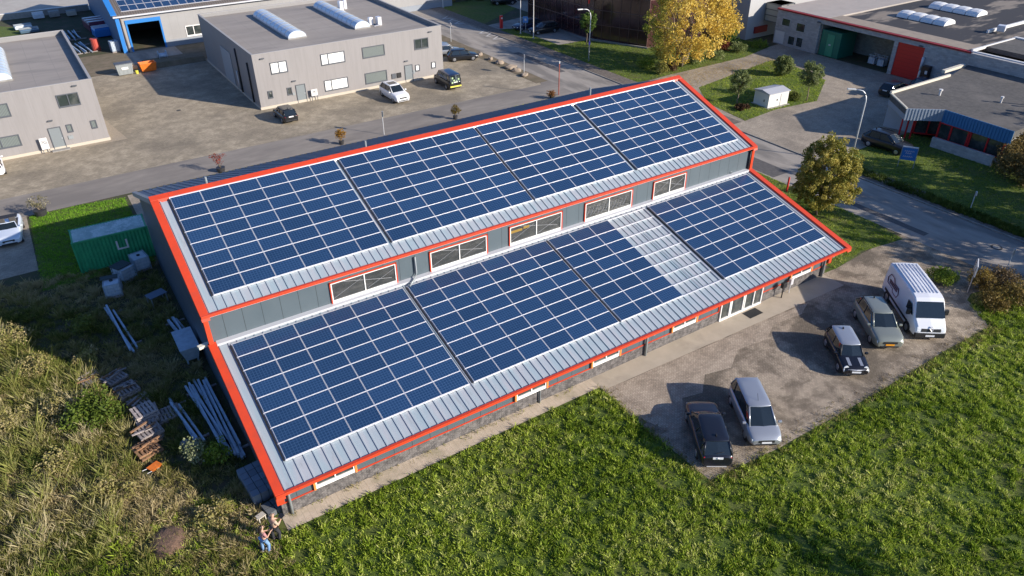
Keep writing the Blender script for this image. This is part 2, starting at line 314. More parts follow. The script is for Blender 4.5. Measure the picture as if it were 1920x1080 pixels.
def tree(name, label, cat, base, h, crown, cols, seed=1, per=60, leaf=.12, nclump=120, clr=.45, trunk_r=.12, zlow=.25, nlimb=10, forks=1, shape='ball', lean=(0, 0), group=None, wcol=None, hollow=.5):
    """crown=(rx,ry) half widths; crown occupies zlow*h..h"""
    rng = np.random.default_rng(seed); base = Vector((base[0], base[1], 0)); rt = root(name, label, cat, base, world=True, group=group)
    rx, ry = crown; z0, z1 = zlow * h, h; cz, rz = (z0 + z1) / 2, (z1 - z0) / 2; cs = []
    while len(cs) < nclump:
        q = rng.uniform(-1, 1, 3); rr = np.linalg.norm(q[:2])
        if shape == 'cone':
            w = max(0., 1 - ((q[2] + .35) / 1.35) ** 2) ** .6 if q[2] > -.35 else max(0, 1 - ((q[2] + .35) / .65) ** 2) ** .5
        elif shape == 'umbrella': w = max(0., 1 - max(0, q[2]) ** 2) ** .5 if q[2] > 0 else 1 - .25 * q[2] ** 2
        else: w = max(0., 1 - q[2] ** 2) ** .5
        if w < .05: continue
        w *= 1 + .14 * math.sin(3 * math.atan2(q[1], q[0]) + seed) + .1 * math.sin(7 * q[2] + seed)
        if rr > w: continue
        if shape == 'umbrella':
            if max(rr / w, q[2]) < hollow: continue
        elif max(rr / w, abs(q[2])) < hollow: continue
        cs.append((base.x + lean[0] + q[0] * rx, base.y + lean[1] + q[1] * ry, cz + q[2] * rz))
    cs = np.array(cs); co, t = leaves(cs, clr * rng.uniform(.6, 1.3, len(cs)), per, leaf, cols, rng)
    tint = pick(cols, t)
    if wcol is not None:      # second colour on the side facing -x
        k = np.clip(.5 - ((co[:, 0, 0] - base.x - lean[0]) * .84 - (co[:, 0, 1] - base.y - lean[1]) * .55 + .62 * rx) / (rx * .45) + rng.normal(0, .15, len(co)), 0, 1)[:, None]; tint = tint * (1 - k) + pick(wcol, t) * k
    npmesh('crown', co, 4, LEAF, tint, rt)
    mb = MB(); top = base + Vector((lean[0] * .8, lean[1] * .8, z0 + .25 * (z1 - z0)))
    if forks == 1: limb(mb, base - Vector((0, 0, .05)), top, trunk_r, trunk_r * .65, rng, 4, .08)
    starts = [top]
    if forks > 1:
        starts = []
        for k in range(forks):
            a = 2 * math.pi * k / forks; e = base + Vector((lean[0] * .6 + math.cos(a) * rx * .3, lean[1] * .6 + math.sin(a) * ry * .3, z0 + .35 * (z1 - z0)))
            limb(mb, base - Vector((0, 0, .05)), e, trunk_r, trunk_r * .5, rng, 4, .1); starts.append(e)
    for i in rng.choice(len(cs), min(nlimb, len(cs)), replace=False):
        st = min(starts, key=lambda s_: (s_ - Vector(cs[i])).length); limb(mb, st, cs[i], trunk_r * .4, .012, rng, 3, .12)
    mb.build('trunk', BARK, rt, smooth=True); return rt
def shrub(name, label, x, y, r, h, cols, seed=1, n=40, per=50, leaf=.09, group=None, cat='shrub'):
    rng = np.random.default_rng(seed); rt = root(name, label, cat, (x, y, 0), world=True, group=group)
    d = rng.normal(size=(n, 3)); d /= np.linalg.norm(d, axis=1)[:, None]; d *= rng.uniform(.35, .85, n)[:, None]; ph = rng.uniform(0, 6)
    an = np.arctan2(d[:, 1], d[:, 0]); d[:, :2] *= (1 + .2 * np.sin(3 * an + ph))[:, None]
    cs = np.array([x, y, h * .5]) + d * np.array([r, r, h * .5]); co, t = leaves(cs, np.full(n, min(r, h) * .33), per, leaf, cols, rng)
    co[:, :, 2] = np.maximum(co[:, :, 2], .01); npmesh('foliage', co, 4, LEAF, pick(cols, t), rt)
    mb = MB()
    for i in range(7): limb(mb, (x, y, 0), cs[i % n], .03, .008, rng, 3, .15)
    mb.build('stems', BARK, rt); return rt
# ------------------------------------------------------------------ ground
sheet('ground', [(-400, -300), (500, -300), (500, 500), (-400, 500)], -.004, SOIL)
sheet('field_ground', [(-1.2, -80), (70, -80), (70, -17.0), (-1.2, -17.0)], 0, LAWNG)
sheet('yard', [(-60, 29.6), (47.3, 29.6), (48.4, 33), (48.3, 66), (30, 66), (-60, 63.3)], .004, YARD)
sheet('back_yard', [(-2, 63.6), (19, 65), (19, 76), (-2, 76)], .003, DIRT)
sheet('concrete_apron', [(7.5, 68.3), (14.2, 68.3), (14.2, 75.2), (7.5, 75.2)], .006, ASPH)
sheet('side_road', [(-60, 25.4), (46.6, 25.4), (49.2, 23), (49.2, 33), (47.4, 30.3), (-60, 30.3)], .008, LANE)
sheet('street', [(49, -90), (55.5, -90), (55.5, 160), (49, 160)], .012, ASPH)
sheet('street_verge', [(47.2, 31), (49, 31), (49, 90), (47.2, 90)], .010, DIRT)
k = MB(); k.box(55.5, -90, 0, 55.65, 160, .1); k.build('kerb', KERB)['kind'] = 'structure'
sheet('pavement', [(55.65, -14), (57.6, -14), (57.6, 160), (55.65, 160)], .09, SIDEW)
sheet('pavement_edge', [(55.65, -90), (56.2, -90), (56.2, -14), (55.65, -14)], .09, SIDEW)
sheet('side_yard', [(57.6, -4.2), (70, -4.2), (86, -4.2), (86, 26.5), (57.6, 23.9)], .005, EYARD)
sheet('pavement_crossing', [(55.66, -3.8), (57.7, -3.8), (57.7, 7.4), (55.66, 7.4)], .094, EYARD)
sheet('dark_car_park', [(60, 43.8), (140, 43.8), (140, 64), (98, 68), (57.6, 59.5), (57.6, 56.5), (60, 55.5)], .006, ASPH)
sheet('far_car_park', [(68, 60), (140, 60), (140, 110), (68, 110)], .002, EYARD)
sheet('pale_yard', [(-60, 108), (8.5, 108), (8.5, 200), (-60, 200)], .004, PALEYARD)
plot = [(58.3, 7.6), (64, 8.2), (70, 7.5), (77.4, 12), (79.5, 20), (78.6, 21.6), (62.4, 18.6), (59.2, 14)]
sheet('lawn', plot, .012, LAWNG); glawn = [(57.7, 24.3), (77, 24.6), (84, 26.3), (83.7, 31), (78, 36), (69.5, 35.2), (65.6, 43.5), (57.7, 44)]
sheet('lawn', glawn, .016, LAWNG); sheet('lawn', [(57.6, 44), (60, 44), (59.9, 55.3), (57.6, 56.2)], .018, LAWNG)
sheet('lawn', [(57.6, 60.5), (68, 67), (68, 78), (57.6, 76)], .014, LAWNG)
flawn = [(57.2, -60), (80, -60), (80, -14), (71, -14), (71, -11), (69.3, -4.3), (57.6, -4.3)]
sheet('lawn', flawn, .02, LAWNG)
llawn = [(-8.4, 11.5), (-.9, 11.5), (-.9, 24.7), (-4, 25.2), (-8.2, 25.2)]
sheet('lawn', llawn, .013, LAWNG)
rlawn = [(40.2, -17.3), (44, -16.8), (48.4, -17.4), (49, -14), (49, 23), (46.6, 25.3), (40, 25.3), (40, -10)]
sheet('lawn', rlawn, .011, LAWNG); blawn = [(-.6, 11.2), (40, 11.2), (40, 25.4), (-.6, 25.0)]
sheet('gravel_strip', blawn, .009, EYARD)
sheet('parking_spot', [(-40, 15), (-8.4, 15), (-8.4, 25.4), (-40, 25.4)], .007, EYARD)
lot = [(17.7, -18.1), (17.6, -22), (17.8, -26.9), (22.6, -27.3), (31, -27.4), (38, -27.3), (42.3, -27.4), (43.6, -26.2), (44.2, -24.9), (45.2, -24.6), (49, -25.5), (49, -16.9), (44, -17.0), (40.4, -17.35), (38.6, -17.25), (17.7, -17.25)]
sheet('car_park', lot, .008, LOT)
sheet('path', [(-.9, -18.3), (17.75, -18.25), (17.75, -17.2), (-.9, -17.2)], .014, WALK)
sheet('path', [(17.7, -18.6), (38.9, -19.1), (38.9, -17.2), (17.7, -17.2)], .016, APRON)
sheet('bare_soil', [(-1.2, -17.6), (-13, -17), (-13, 12), (-1.2, 12)], .002, SOIL)
sheet('north_lawn', [(-60, 76), (-2.5, 76), (-3.5, 100), (-10, 107.9), (-60, 107.9)], .005, LAWNG)
sheet('pale_pavers', [(17.75, -18.62), (17.75, -21.2), (18.3, -22.6), (19.1, -23.4), (20.3, -22.5), (21.0, -21.6), (22.3, -21.9), (23.6, -20.8), (25.4, -21.2), (27, -20.2), (29.5, -20.4), (31, -19.6), (33.5, -19.8), (35, -19.14)], .012, mat('pale_pavers', (.5, .415, .32), .95, c2=(.36, .295, .225), scale=.9, detail=10, spread=(.42, .62), bump=.4, bscale=14, brick=(1., (.5, .47, .43), .2, .1, .012, 'flat')))
mk = MB()
for cx, cy, n in ((54.6, 51.5, 3), (54.6, 63, 3)):
    for i in range(n):
        y = cy + i * 2.0
        for (ax, ay, bx, by) in ((55.4, y, 53.9, y + .3), (53.9, y + .3, 55.4, y + 1.4)):
            d = Vector((bx - ax, by - ay, 0)); nn = Vector((-d.y, d.x, 0)).normalized() * .13
            mk.poly([(ax - nn.x, ay - nn.y, .018), (bx - nn.x, by - nn.y, .018), (bx + nn.x, by + nn.y, .018), (ax + nn.x, ay + nn.y, .018)][::-1])
mk.build('road_marking', PAINTW)['kind'] = 'structure'
rp = MB()      # repair patches and long scuffs in the asphalt
rp.poly([(50.2, -18, .016), (50.9, -18, .016), (50.9, -6, .016), (50.2, -6, .016)]); rp.poly([(52.3, 33, .016), (53.2, 33, .016), (53.2, 44, .016), (52.3, 44, .016)]); rp.poly([(49.2, -4, .016), (51.4, -4, .016), (51.4, 4, .016), (49.2, 4, .016)])
rp.build('asphalt_patch', mat('patch', (.085, .08, .078), .9, c2=(.12, .113, .108), scale=3))['kind'] = 'structure'

# ------------------------------------------------------------------ wall fittings
Z3 = Vector((0, 0, 1))
def window(parent, o, u, w, h, n, glass=None, frame=None, mull=(), fw=.06, depth=.06, sill=0., sillm=None, side=None, name='window', label=None, po=.012):
    o, u, n = Vector(o), Vector(u), Vector(n); glass = glass or GLASS; frame = frame or DKFRAME
    mb = MB(); d = n * depth
    mb.ob(o, u * w, Z3 * (fw + sill), d, 0); mb.ob(o + Z3 * (h - fw), u * w, Z3 * fw, d, 0)
    z0 = fw + sill
    mb.ob(o + Z3 * z0, u * fw, Z3 * (h - fw - z0), d, 1); mb.ob(o + u * (w - fw) + Z3 * z0, u * fw, Z3 * (h - fw - z0), d, 1)
    for f in mull: mb.ob(o + u * (w * f - fw * .5) + Z3 * z0, u * fw * 1.0, Z3 * (h - fw - z0), d, 0)
    f = mb.build(name, [frame, side or frame], parent, label=label)
    p = MB(); q = o + n * po + u * fw * .5 + Z3 * (fw * .5); p.add([q, q + u * (w - fw), q + u * (w - fw) + Z3 * (h - fw), q + Z3 * (h - fw)], [(0, 1, 2, 3)])
    p.build('pane', glass, f); return f
def see_through(name, c, tr):
    m = bpy.data.materials.new(name); m.use_nodes = True; N = m.node_tree.nodes; L = m.node_tree.links; b = N['Principled BSDF']; b.inputs['Base Color'].default_value = (*c, 1); b.inputs['Roughness'].default_value = .05
    t = N.new('ShaderNodeBsdfTransparent'); x = N.new('ShaderNodeMixShader'); x.inputs[0].default_value = tr; L.new(b.outputs[0], x.inputs[1]); L.new(t.outputs[0], x.inputs[2]); L.new(x.outputs[0], N['Material Output'].inputs[0]); return m
def door(parent, o, u, w, h, n, m=None, frame=None):
    o, u, n = Vector(o), Vector(u), Vector(n); mb = MB()
    mb.ob(o + n * .002, u * w, Z3 * h, n * .03); d = mb.build('door', m or DOORG, parent)
    f = MB(); fr = .07
    f.ob(o - u * fr, u * fr, Z3 * (h + fr), n * .07); f.ob(o + u * w, u * fr, Z3 * (h + fr), n * .07); f.ob(o + Z3 * h, u * w, Z3 * fr, n * .07); f.build('door_frame', frame or DKFRAME, d)
    hd = MB(); hd.ob(o + u * (w * .86) + Z3 * .98 + n * .032, u * .1, Z3 * .04, n * .06); hd.build('handle', ALU, d); return d
def downpipe(parent, pts, r=.05, m=None): return MB().tube(pts, r, 8).build('downpipe', m or GREYM, parent, smooth=True)

# ------------------------------------------------------------------ main hall
CGL2 = see_through('clerestory_pane', (.05, .055, .055), .6)
TU, TL = .337886, .254654; cU, sU, cL, sL = math.cos(TU), math.sin(TU), math.cos(TL), math.sin(TL)
hall = root('solar_hall', 'long dark grey hall with two stepped sloping metal roofs edged in bright orange red trim', 'building', (20, -3, 0), world=True)
def UP(x, s, h): return Vector((x, .0 - s * cU + h * sU, 9.6 - s * sU + h * cU))          # upper slope, s down from y=0, h above panel plane
def LP(x, s, h): return Vector((x, -8.84527 - s * cL + h * sL, 4.57818 - s * sL + h * cL))
X0, X1 = -1.05, 40.32; EU, EL = 8.98, 9.42
def slab(F, x0, x1, s0, s1, h0, h1, m=0, mb=None):
    mb = mb or MB(); a = F(x0, s0, h0); return mb.ob(a, F(x1, s0, h0) - a, F(x0, s1, h0) - a, F(x0, s0, h1) - a, m)
def roofsheet(F, s0, s1, name, m):
    mb = slab(F, X0 + .1, X1 - .1, s0, s1, -.24, -.13); x = -.57
    while x < X1 - .5:
        slab(F, x, x + .065, s0, s1 - .02, -.13, -.074, 0, mb); x += .467
    return mb.build(name, m, hall)
roofsheet(UP, 0, EU, 'upper_roof', METROOF); roofsheet(LP, -.55, EL, 'lower_roof', METROOF)
BK = lambda x, s, h: Vector((x, .35 + s * cU + h * sU, 9.66 - s * sU + h * cU))
mb = slab(BK, X0 + .02, X1 - .05, 0, 11.75, -.2, -.08); x = X0 + .2
while x < X1 - .2:
    slab(BK, x, x + .09, 0, 11.8, -.08, -.02, 0, mb); x += .467
mb.build('back_roof', BACKROOF, hall)
mb = MB(); slab(BK, X0 - .02, X0 + .22, .05, 11.8, -.3, .0, 0, mb); slab(BK, X1 - .25, X1, .05, 11.8, -.3, .0, 0, mb); mb.build('back_verge', mat('grey_flashing', (.3, .31, .32), .5), hall)
t = MB()   # red flashings
slab(UP, X0, X1, -.44, -.045, -.3, .03, 0, t); slab(UP, X0, X0 + .42, -.04, EU + .1, -.32, .02, 0, t); slab(UP, X1 - .42, X1, -.04, EU + .1, -.32, .02, 0, t)
slab(LP, X0, X0 + .42, -.5, EL + .1, -.32, .02, 0, t); slab(LP, X1 - .42, X1, -.5, EL + .1, -.32, .02, 0, t); t.build('verge_trim', RED, hall)
slab(UP, -.04, X1 - .9, -.043, .02, -.1, .02).build('ridge_flashing', ALU, hall)
for F, E_ in ((UP, EU), (LP, EL)):
    a = F(0, E_, 0); g = MB(); y0, z0 = a.y, a.z; g.box(X0 + .02, y0 - .16, z0 - .19, X1 - .02, y0 + .0, z0 - .02); gut = g.build('gutter', RED, hall)
    MB().box(X0 + .04, y0 - .12, z0 - .225, X1 - .04, y0 + .1, z0 - .192).build('soffit_strip', ALU, gut)
# walls
MB().xprism([(-8.3, 0), (-8.3, 6.42), (.3, 9.42), (11.1, 5.6), (11.1, 0)], -.75, 39.95).build('upper_wall', [CLAD], hall)
MB().xprism([(-17.3, .78), (-17.3, 2.06), (-8.302, 4.35), (-8.302, .78)], -.75, 39.0).build('lower_wall', CLAD, hall)
MB().box(-.78, -17.33, 0, 39.03, -8.31, .775).build('brick_base', BRICK, hall)
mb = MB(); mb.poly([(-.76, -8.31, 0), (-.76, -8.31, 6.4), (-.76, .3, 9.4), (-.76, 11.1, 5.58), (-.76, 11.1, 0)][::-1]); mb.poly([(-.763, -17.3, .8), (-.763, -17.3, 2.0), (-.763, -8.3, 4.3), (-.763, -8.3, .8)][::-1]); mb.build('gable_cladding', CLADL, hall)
for a, b in ((-.8, .83), (3.05, 12.38), (14.6, 17.68), (19.9, 23.99), (26.2, 28.2), (32.35, 34.98), (37.3, 39.05)): MB().box(a, -17.36, .775, b, -17.3, .825).build('sill_line', RED, hall)
mb = MB(); mb.box(28.16, -17.36, .825, 28.22, -17.3, 1.95); mb.box(32.3, -17.36, .825, 32.4, -17.3, 1.95)
mb.build('door_surround', RED, hall)
slab(LP, X0 + .43, X1 - .43, -.55, -.28, -.1, .02).build('wall_flashing', mat('flashing', (.5, .51, .54), .45, .3), hall)
t = MB(); t.box(-.98, -8.5, 4.7, -.74, -8.2, 6.5); t.box(40.0, -8.5, 4.4, 40.25, -8.2, 6.4); t.box(-.98, -17.5, .95, -.62, -17.25, 2.06); t.box(38.95, -17.5, .95, 39.25, -17.25, 2.06); t.build('corner_trim', RED, hall)
MB().box(39.96, -8.29, 4.3, 40.0, -8.21, 6.4).build('corner_flashing', ALU, hall)
for i, (a, b) in enumerate(((5.95, 9.95), (12.25, 16.2), (17.95, 22.0), (24.0, 28.08), (30.14, 33.2))):
    w = window(hall, (a, -8.3, 4.66), (1, 0, 0), b - a, 1.36, (0, -1, 0), CGL2, WHITEF, (.505,), .055, .07, .17, po=.045)
    MB().box(a + .03, -8.306, 4.9, b - .03, -8.3005, 5.98).build('dim_interior', CGLASS, hall)
    tr_ = [((a + .1, 5.0), (a + (b - a) * .46, 5.75)), ((a + (b - a) * .2, 5.9), (b - .3, 5.15)), ((a + (b - a) * .55, 5.0), (b - .1, 5.7))] if i != 3 else [((a + .15 + .32 * q_, 5.0 + .03 * (q_ % 3)), (a + .42 + .32 * q_, 5.62 - .05 * (q_ % 2))) for q_ in range(11)]
    for (xa, za), (xb, zb_) in tr_: MB().tube([(xa, -8.318, za), (xb, -8.318, zb_)], .014 if i != 3 else .026, 4).build('roof_truss', ALU, hall)
    if i == 2:
        for xa, xb, za in ((a + .05, a + .95, 5.55), (a + 1.05, a + 1.5, 5.62)): MB().box(xa, -8.33, za, xb, -8.31, za + .17).build('crane_beam', mat('crane_yellow', (.7, .42, .04), .6), hall)
    f = MB(); f.box(a - .075, -8.39, 4.66, a - .005, -8.3, 6.1); f.box(b + .005, -8.39, 4.66, b + .075, -8.3, 6.1); f.box(a - .07, -8.39, 6.025, b + .07, -8.3, 6.09); f.build('red_surround', RED, w)
for a, b in ((.95, 2.95), (12.48, 14.48), (17.79, 19.8), (24.1, 26.1), (35.1, 37.2)):
    w = window(hall, (a, -17.33, .86), (1, 0, 0), b - a, 1.1, (0, -1, 0), GLASS, WHITEF, (.5,), .07, .07, .13)
    f = MB(); f.box(a - .11, -17.44, .84, a - .005, -17.33, 2.02); f.box(b + .005, -17.44, .84, b + .11, -17.33, 2.02); f.build('orange_jamb', mat('orange_trim', (.8, .26, .06), .5), w)
e = window(hall, (28.3, -17.34, .02), (1, 0, 0), 3.95, 1.98, (0, -1, 0), GLASS, WHITEF, (.215, .25, .535, .575, .79), .07, .09, .06, name='entrance_door')
for pts in ([(11.2, -8.42, 6.1), (11.2, -8.42, 5.0), (11.0, -8.6, 4.75), (10.45, -9.0, 4.62)],): downpipe(hall, pts, .06)
for x, r_ in ((-.38, .07), (21.9, .08), (38.55, .09)): downpipe(hall, [(x, -18.0, 1.95), (x, -17.75, 1.75), (x, -17.45, 1.6), (x, -17.45, .02)], r_)
downpipe(hall, [(39.9, -8.42, 6.2), (39.9, -8.42, 4.5)], .06, BLACKP)
MB().tube([(12.6, .9, 9.0), (12.6, .9, 10.0)], .07).build('vent_pipe', GREYM, hall); MB().tube([(31.8, 1.4, 9.0), (31.8, 1.4, 10.0)], .07).build('vent_pipe', GREYM, hall); MB().tube([(2.3, .9, 9.2), (2.3, .9, 10.0)], .07).build('vent_pipe', GREYM, hall)
mb = MB(); mb.cb((-1.15, -8.1, 4.55), .75, .28, .14, .2); mb.tube([(-1.0, -8.15, 4.4), (-.7, -8.15, 4.3)], .04); mb.build('flood_lamp', mat('lamp_shell', (.75, .72, .6), .4), hall)
for x in (9.3, 20.3, 30.9, 38.0):
    MB().tube([(x, -8.36, 4.72), (x, -8.36, 4.9), (x + .14, -8.36, 4.9), (x + .14, -8.36, 4.74)], .025, 6).build('roof_anchor', GREYM, hall)
MB().box(14, -17.5, 0, 14.02, -17.36, .9).build('grounding_rod', GREYM, hall)

# ------------------------------------------------------------------ solar arrays
PW, PH, CPT, RP = 1.65, .966, 1.67, .99155
pm = MB(); fr = .016
for a in ((0, -PH, PW, -PH + fr), (0, -fr, PW, 0), (0, -PH + fr, fr, -fr), (PW - fr, -PH + fr, PW, -fr)): pm.box(a[0], a[1], -.035, a[2], a[3], .005, 0)
pm.add([(fr, -PH + fr, 0), (PW - fr, -PH + fr, 0), (PW - fr, -fr, 0), (fr, -fr, 0)], [(0, 1, 2, 3)], 1)
gaps = (0, .298, .1908, .3732); ncol = (6, 6, 5, 6); first = None
names = ('leftmost', 'second from the left', 'third from the left', 'rightmost')
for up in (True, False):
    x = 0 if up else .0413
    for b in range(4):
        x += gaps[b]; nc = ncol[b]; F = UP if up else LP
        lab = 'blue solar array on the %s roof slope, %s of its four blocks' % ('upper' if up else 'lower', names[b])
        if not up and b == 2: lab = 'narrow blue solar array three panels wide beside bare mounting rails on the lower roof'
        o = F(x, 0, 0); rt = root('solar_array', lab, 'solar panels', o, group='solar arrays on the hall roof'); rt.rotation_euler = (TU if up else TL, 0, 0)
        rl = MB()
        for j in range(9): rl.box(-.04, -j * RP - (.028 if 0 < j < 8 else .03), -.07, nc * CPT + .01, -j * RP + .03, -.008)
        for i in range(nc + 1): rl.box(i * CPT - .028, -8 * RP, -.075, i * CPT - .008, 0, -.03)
        rl.build('mounting_rails', ALU, rt); MB().box(-.13, -8 * RP + .02, -.125, -.045, -.02, -.03).build('array_shade_strip', BLACKP, rt)  # black strip on the left edge stands in for the array's shadow on the roof
        for i in range(3 if (b == 2 and not up) else nc):
            for j in range(8):
                if first is None: first = pm.build('solar_panel', [ALU, PV], rt); p = first
                else: p = first.copy(); link(p, rt)
                p.location = (i * CPT + .004, -j * RP - .013, 0)
        x += nc * CPT

# ------------------------------------------------------------------ flat-roofed beige buildings across the lane
def flat_building(name, label, x0, x1, y0, y1, h, par=.45, m=BLDG, roofm=FLATR):
    rt = root(name, label, 'building', ((x0 + x1) / 2, (y0 + y1) / 2, 0), world=True); t = .22
    w = MB(); w.box(x0, y0, .3, x1, y0 + t, h); w.build('front_wall', m, rt)
    w = MB(); w.box(x0, y0 + t + .002, .3, x0 + t, y1, h); w.box(x1 - t, y0 + t + .002, .3, x1, y1, h); w.box(x0 + t, y1 - t, .3, x1 - t, y1, h); w.build('wall', BLDGS, rt)
    MB().box(x0 + t + .005, y0 + t + .005, h - par - .2, x1 - t - .005, y1 - t - .005, h - par).build('roof', roofm, rt)
    MB().box(x0 - .06, y0 - .06, 0, x1 + .06, y1 + .06, .295).build('plinth', PLINTH, rt)
    c = MB(); 
    for a in ((x0 - .03, y0 - .03, x1 + .03, y0 + t), (x0 - .03, y0 + t, x0 + t, y1), (x1 - t, y0 + t, x1 + .03, y1), (x0 + t, y1 - t, x1 - t, y1)): c.box(a[0], a[1], h + .002, a[2], a[3], h + .05)
    c.build('parapet_cap', mat('cap_grey', (.36, .345, .33), .6), rt); return rt
def skylight(parent, x0, x1, y0, y1, z, rise=.75, m=SKYL, nb=0, name='skylight'):
    mb = MB(); n = 10; segs = 10
    rings = []
    for k in range(segs + 1):
        y = y0 + (y1 - y0) * k / segs; rings.append([(x0 + (x1 - x0) * (.5 - .5 * math.cos(math.pi * i / n)), y, z + .15 + rise * math.sin(math.pi * i / n)) for i in range(n + 1)])
    mb.loft(rings, False, 0, False); mb.poly(rings[0]); mb.poly(rings[-1][::-1]); mb.box(x0 - .05, y0 - .05, z, x1 + .05, y1 + .05, z + .15, 1)
    for k in range(1, segs):
        y = y0 + (y1 - y0) * k / segs
        for i in range(n): 
            p, q = rings[k][i], rings[k][i + 1]; mb.ob((p[0], y - .03, p[2] + .005), Vector(q) - Vector(p), (0, .06, 0), (0, 0, .025), 1)
    return mb.build(name, [m, CONC], parent)
b2 = flat_building('office_block', 'beige grey two storey block with flat roof and two barrel skylights', 16.15, 39.5, 40.5, 64, 6.1, par=.4)
for x0, x1, z0, z1, g, mu in ((17.95, 19.85, 3.7, 5.0, BLIND, (.5,)), (23.8, 26.7, 3.72, 5.02, BLIND, (.3,)), (28.9, 31.75, 3.72, 5.02, CURT, ()), (35.7, 37.6, 3.7, 4.98, GLASS, (.5,)), (23.8, 26.72, .7, 2.0, BLIND, (.3,)), (28.9, 31.75, .66, 1.98, CURT, ()),
    (17.15, 17.7, 1.1, 1.97, GLASS, ()), (19.36, 19.92, 1.08, 1.96, GLASS, ()), (35.6, 36.18, 1.1, 1.9, BLIND, ()), (37.85, 38.42, 1.1, 1.9, BLIND, ())):
    window(b2, (x0, 40.5, z0), (1, 0, 0), x1 - x0, z1 - z0, (0, -1, 0), g, DKFRAME, mu, .085, .07, .05)
door(b2, (20.45, 40.5, 0.02), (1, 0, 0), 1.0, 2.0, (0, -1, 0)); door(b2, (34.2, 40.5, .02), (1, 0, 0), .95, 2.0, (0, -1, 0))
for x in (17.2, 20.3, 34.4, 37.9):
    MB().cb((x, 40.4, 5.6 if x in (17.2, 37.9) else 2.6), .45, .16, .1).build('wall_lamp', DKFRAME, b2)
MB().box(18.95 + 1, 40.42, 1.0, 20.2, 40.5, 1.3).build('letterbox', GREYM, b2); MB().box(35.25, 40.42, .9, 35.5, 40.5, 1.3).build('letterbox', GREYM, b2)
mb = MB(); mb.box(16.08, 50.2, .3, 16.13, 54.5, 4.2); mb.build('side_gate', mat('gate_grey', (.33, .36, .38), .6), b2)
downpipe(b2, [(16.05, 47.2, 5.4), (16.05, 47.2, .3)], .09, BLACKP); downpipe(b2, [(16.05, 42.8, 4.8), (16.05, 42.8, .3)], .09, BLACKP); downpipe(b2, [(16.03, 48.2, 2.6), (16.03, 48.2, .3)], .08, WHITE)
skylight(b2, 22.2, 24.4, 46.2, 60, 5.7); skylight(b2, 30.6, 32.6, 46.2, 60.5, 5.7)
mb = MB(); mb.box(33.0, 47.2, 5.7, 33.5, 47.7, 6.6); mb.box(33.8, 46.4, 5.7, 34.3, 47.2, 6.7); mb.tube([(33.2, 46.3, 5.75), (33.9, 46.0, 5.9)], .07); mb.build('roof_vent', ALU, b2, bevel=.03)
mb = MB(); mb.box(33.0, 56.8, 5.7, 33.5, 57.6, 6.9); mb.box(33.9, 57.6, 5.7, 34.3, 58.2, 6.8); mb.build('roof_vent', ALU, b2, bevel=.03)
for i_, x_ in enumerate((32.35, 33.05)):
    MB().box(x_, 40.4, .75, x_ + .55, 40.48, 1.35).build('notice_board', (DKFRAME, BLACKP)[i_], b2)
b3 = flat_building('office_block', 'beige grey block with flat roof standing at the left edge beside the 7G sign', -24, .35, 40.3, 64, 6.3, par=.5)
for x0, x1, z0, z1, g, mu in ((-3.15, -1.2, 4.03, 5.3, GLASS, (.5,)), (-9.4, -7.22, 4.03, 5.33, CURT, (.5,)), (-9.6, -7.25, 1.1, 2.25, CURT, (.3,)), (-3.14, -2.6, 1.5, 2.33, CURT, ()), (-.95, -.4, 1.45, 2.3, CURT, ())):
    window(b3, (x0, 40.3, z0), (1, 0, 0), x1 - x0, z1 - z0, (0, -1, 0), g, DKFRAME, mu, .085, .07, .05)
door(b3, (-4.7, 40.3, .12), (1, 0, 0), 1.0, 2.1, (0, -1, 0))
MB().box(-5.0, 39.7, 0, -3.4, 40.24, .11).build('door_step', CONC, b3); MB().box(-3.25, 40.22, .85, -2.8, 40.3, 1.2).build('letterbox', GREYM, b3)
for x, z in ((-4.3, 3.0), (-1.3, 5.95)): MB().cb((x, 40.2, z), .45, .16, .1).build('wall_lamp', DKFRAME, b3)
skylight(b3, -8.4, -6.2, 46.3, 59, 5.8)
sheet('gravel_strip', [(-24, 39.2), (1.9, 39.6), (.7, 48), (.42, 48), (.42, 40.2), (-24, 40.2)], .014, mat('pea_gravel', (.42, .34, .25), .95, c2=(.3, .25, .18), scale=8, bump=.4))
def board_sign(name, label, x, y, w, h, zb, m, rz=0., txt=None, tm=None, tilt=0.):
    rt = root(name, label, 'sign', (x, y, 0), rz)
    MB().box(-w / 2, -.03, zb, w / 2, .03, zb + h).build('board', m, rt, bevel=.01)
    for sx in (-1, 1): MB().box(sx * (w / 2 - .06) - .03, .031, 0, sx * (w / 2 - .06) + .03, .09, zb + h * .9).build('leg', DKFRAME, rt)
    if txt: text('lettering', txt[0], txt[1], tm or DKFRAME, rt, Matrix.Translation((0, -.045, zb + h * .6)) @ Matrix.Rotation(R(90), 4, 'X'))
    return rt
board_sign('board_sign', 'white 7G board on two dark legs beside the grey door', -5.45, 39.9, .68, 1.15, .42, WHITE, 0, ('7G', .42))
board_sign('board_sign', 'small white 7E board on thin legs against the beige block', 22.35, 40.1, .75, .75, .62, WHITE, 0, ('7E', .34))

